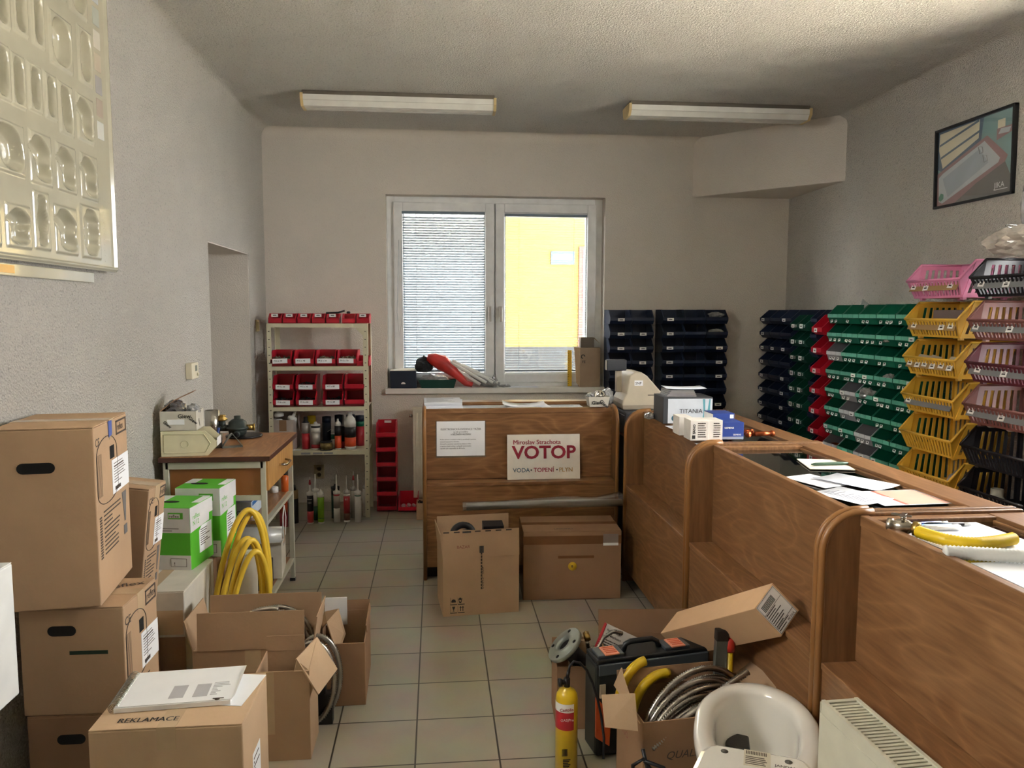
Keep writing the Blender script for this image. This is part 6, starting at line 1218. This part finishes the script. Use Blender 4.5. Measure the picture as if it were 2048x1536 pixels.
# long carton leaning on the ledge
M_cc = mat('cardboard_fresh', '#caa57e', .8, var=.03, bump=.06)
t = thing('long_cardboard_box', 'long brown carton with white barcode label leaning against the counter', 'cardboard box', (1.101, -.023, .484)); t.rotation_euler = (rad(36.7), rad(-28.7), rad(-76))
LX, LY, LZ = .324, .0595, .060; MB().box(-LX, LX, -LY, LY, -LZ, LZ).build('carton_body', M_cc, t, bevel=.002)
lb = flat(t, 'shipping_label', M_lab, -LY+.006, LY-.008, -LZ+.004, LZ-.004, '+x', LX)
b = MB(); X = LX+.001
for i in range(14): b.box(X, X+.0004, -.04+.0045*i, -.04+.0045*i+.0025, .022, .044)
R = random.Random(7)
for i in range(9): b.box(X, X+.0004, -.048, -.048+R.uniform(.04, .085), .012-.0075*i, .0145-.0075*i)
for y_, z_, w_, h_ in ((-.052, -.055, .1, .001), (-.052, .054, .1, .001), (-.052, .017, .1, .001), (-.052, -.036, .1, .001)): b.box(X, X+.0004, y_, y_+w_, z_, z_+h_)
for y_ in (-.052, .048): b.box(X, X+.0004, y_, y_+.001, -.055, .055)
b.build('label_print', M_print, lb); text('MODUL', .011, M_print, lb, (X, .003, -.052), RX, .03)
# carton with conduit
t = carton('cardboard_box', 'open brown carton filled with steel conduit and yellow pipe, before the toolbox', (.905, -.24, 0), rad(6), (.41, .24, .325), M_card3, open_=True, flaps=[('b', rad(10), .055, 0, 0)])
b = MB(); b.sheet((.2175, -.10, .325), (.2175, .12, .325), (.33, .16, .36), (.36, .0, .40), t=.005); b.build('flap', M_card, t)
b = MB(); b.sheet((-.2175, -.12, .325), (-.2175, -.02, .325), (-.20, .10, .40), (-.2175, .1225, .33), t=.004); b.build('flap', M_card, t)
b = MB(); b.sheet((-.335, -.135, .335), (-.235, -.15, .32), (-.235, -.12, .425), (-.335, -.10, .42), t=.006); b.build('bent_flap', M_card2, t)
text('QUALITY', .035, M_ink, t, (-.13, -.1232, .20), RF, .004, shear=.3); b = MB(); b.prism([(.01+.02*cos(a), .235+.03*sin(a)) for a in [2*pi*k/12 for k in range(12)]], -.1233, -.1225, 'xz'); b.build('orange_emblem', mat('dull_orange', '#8a4526', .8), t); text('CARGO', .03, mat('faded_red_ink', '#8a5040'), t, (-.2185, .08, .22), RMX, .004)
b = MB()
for i, (cx, cy, cz, rx, rz, a0, a1) in enumerate(((.93, -.24, .20, .20, .21, 5, 178), (.92, -.26, .19, .19, .19, 0, 180), (.94, -.275, .19, .20, .175, 8, 180), (.91, -.29, .17, .175, .175, 0, 180), (.95, -.23, .21, .18, .165, 0, 172), (.93, -.30, .17, .185, .15, 10, 180), (.94, -.25, .17, .16, .15, 0, 178))):
    flex(b, arc((cx, cy, cz), (1, .28, 0), (.12, .12, 1), rx, rad(a0), rad(a1), 30, ry=rz), .0115, .0026)
flex(b, [(.745, -.37, .235), (.82, -.355, .295), (.93, -.325, .35), (1.04, -.28, .395), (1.095, -.26, .415)], .0125, .0026)
tag(b.build('conduit_coil', M_cond), 'large steel conduit coil in the open carton before the toolbox', 'conduit')
b = MB(); b.tube(arc((.80, -.13, .24), (1, .2, 0), (.0, .1, 1), .11, rad(185), rad(95), 16, ry=.16), .0165, 12); b.tube(arc((.85, -.15, .20), (1, .2, 0), (.0, .1, 1), .12, rad(170), rad(80), 16, ry=.16), .0165, 12); tag(b.build('yellow_pipe', mat('pipe_yellow', '#c9a81a', .35)), 'bent yellow gas pipe pieces inside the conduit carton', 'pipe')
t = thing('metal_channel', 'upright grey metal channel with black cap behind the conduit carton', 'channel', (1.045, -.118, .0), (0, rad(2), 0)); b = MB(); b.box(-.02, .02, -.004, 0, 0, .46); b.box(-.02, -.017, 0, .02, 0, .46); b.box(.017, .02, 0, .02, 0, .46); b.build('channel_body', mat('zinc', '#8f9894'), t); MB().box(-.022, .022, -.006, .022, .46, .50).build('end_cap', mat('cap_brown_black', '#2a241f', .5), t, bevel=.004)
t = thing('sealant_tube', 'slim yellow tube with red cap standing behind the conduit carton', 'tube', (1.092, -.112, 0)); MB().lathe([(.012, 0), (.012, .425)], 14).build('tube_body', mat('pipe_yellow', '#c9a81a'), t); MB().lathe([(.016, .42), (.017, .435), (.015, .458), (.008, .468), (0, .469)], 16).build('cap', mat('cap_red', '#b52e22', .4), t)
b = MB(); b.tube([(.68, -.40, .16), (.67, -.43, .22), (.70, -.44, .245), (.73, -.44, .20), (.735, -.44, .1), (.72, -.44, .006)], .006, 8); b.tube([(.70, -.43, .27), (.715, -.445, .2), (.70, -.45, .13), (.66, -.46, .05), (.62, -.47, .008)], .006, 8); b.tube([(.70, -.44, .24), (.76, -.45, .22), (.80, -.46, .12), (.82, -.47, .006)], .006, 8); b.tube([(.62, -.47, .008), (.57, -.46, .008), (.60, -.42, .01), (.66, -.42, .01)], .009, 8)
tag(b.build('power_cable', M_black), 'black cable hanging in front of the conduit carton', 'cable')
# ---------------------------------------------------------------- toilet bowl
M_cer = mat('ceramic_white', '#e2dfd6', .08, spec=.7, coat=.6, var=.01)
t = thing('toilet_bowl', 'white ceramic toilet standing on the tiles next to the foreground radiator', 'toilet bowl', (.985, -.590, 0), rad(-23.6))
# local: +y points to the front tip of the bowl, rim plane at z = .43
def U(sx, sy, a, y0=0.):
    c, q = cos(a), sin(a)
    if q > 0: return (.172*sx*c, y0+.25*sy*q)
    return (.172*sx*math.copysign(abs(c)**.8, c), y0-.30*sy*abs(q)**.8)
N = 64; ZR = .43; bm_ = MB(); bm_.smooth = True
secs = [(.62, .60, .0, 0), (.62, .62, .05, 0), (.60, .60, .15, .0), (.72, .70, .24, 0), (.90, .88, .33, 0), (.985, .985, .385, 0), (1.0, 1.0, .41, 0), (.985, .99, .425, 0), (.93, .95, .432, 0), (.84, .88, .432, 0), (.73, .80, .428, 0), (.68, .765, .415, 0), (.665, .75, .395, 0), (.66, .74, .36, 0), (.60, .68, .29, 0), (.48, .56, .235, 0), (.3, .36, .215, 0), (.05, .06, .21, 0)]
vs = []; fs = []
for sx, sy, z, y0_ in secs:
    for k in range(N): x, y = U(sx, sy, 2*pi*k/N, y0_); vs.append((x, y, z))
for i in range(len(secs)-1):
    for k in range(N): fs.append((i*N+k, i*N+(k+1) % N, (i+1)*N+(k+1) % N, (i+1)*N+k))
fs.append([k for k in range(N)][::-1]); fs.append([(len(secs)-1)*N+k for k in range(N)]); bm_.add(vs, fs)
bm_.build('bowl', M_cer, t)
b = MB(); b.prism([(-.085, .07), (-.09, .14), (-.06, .155), (-.02, .15), (-.015, .08), (-.05, .06)], .245, .305, 'xy'); b.build('outlet_hole', mat('outlet_dark', '#23221f', .3), t, bevel=.006)
dk = MB(); dk.prism([(-.155, -.345), (-.14, -.25), (-.122, -.215), (-.10, -.203), (.10, -.203), (.122, -.215), (.14, -.25), (.155, -.345)], .38, .462, 'xy'); dk = dk.build('mounting_deck', M_cer, t, bevel=.014)
for x in (-.078, .078): b = MB(); b.cyl((x, -.238, .462), (x, -.238, .4628), .0095, 18); b.build('hinge_hole', mat('hole_grey', '#5e5a52', .5), dk)
fl = MB().box(-.03, .035, -.285, -.212, .462, .4626).build('barcode_label', mat('old_label', '#c4bba6', .7), dk); b = MB(); [b.box(-.025+.004*i, -.0228+.004*i, -.232, -.217, .4626, .463) for i in range(13)]; [b.box(-.026, .02+.003*(i % 3), -.245-.008*i, -.242-.008*i, .4626, .463) for i in range(5)]; b.build('label_print', M_ink, fl); text('JANDAL 0000', .014, M_ink, dk, (.045, -.268, .4625), (0, 0, 0), .02)
# radiator in the foreground
t = thing('radiator', 'white panel radiator standing against the last counter, top grille visible', 'radiator', (1.121, -1.11, 0), rad(90+3)); M_rw = mat('radiator_white', '#cfccb8', .4, var=.05)
# local x runs along its length (towards +y in the room), local y to -x
b = MB(); b.box(-.3, .3, .042, .05, .02, .60); b.box(-.3, .3, .0505, .0525, .03, .575); b.build('front_panel', M_rw, t, bevel=.002); MB().box(-.3, .3, -.05, -.042, .02, .60).build('rear_panel', M_rw, t, bevel=.002); MB().box(.3, .303, -.052, .052, .02, .603).build('side_cover', M_rw, t, bevel=.001)
MB().box(-.28, .28, -.038, .038, .02, .56).build('convector_core', mat('core_grey', '#8a877a', .6), t)
b = MB(); b.box(-.3, .3, .040, .05, .598, .608); b.box(-.3, .3, -.05, -.040, .598, .608); b.box(.288, .3, -.04, .04, .596, .606)
for i in range(43): b.box(-.288+i*.0134, -.288+i*.0134+.0085, -.041, .041, .598, .604)
b.build('top_grille', M_rw, t)
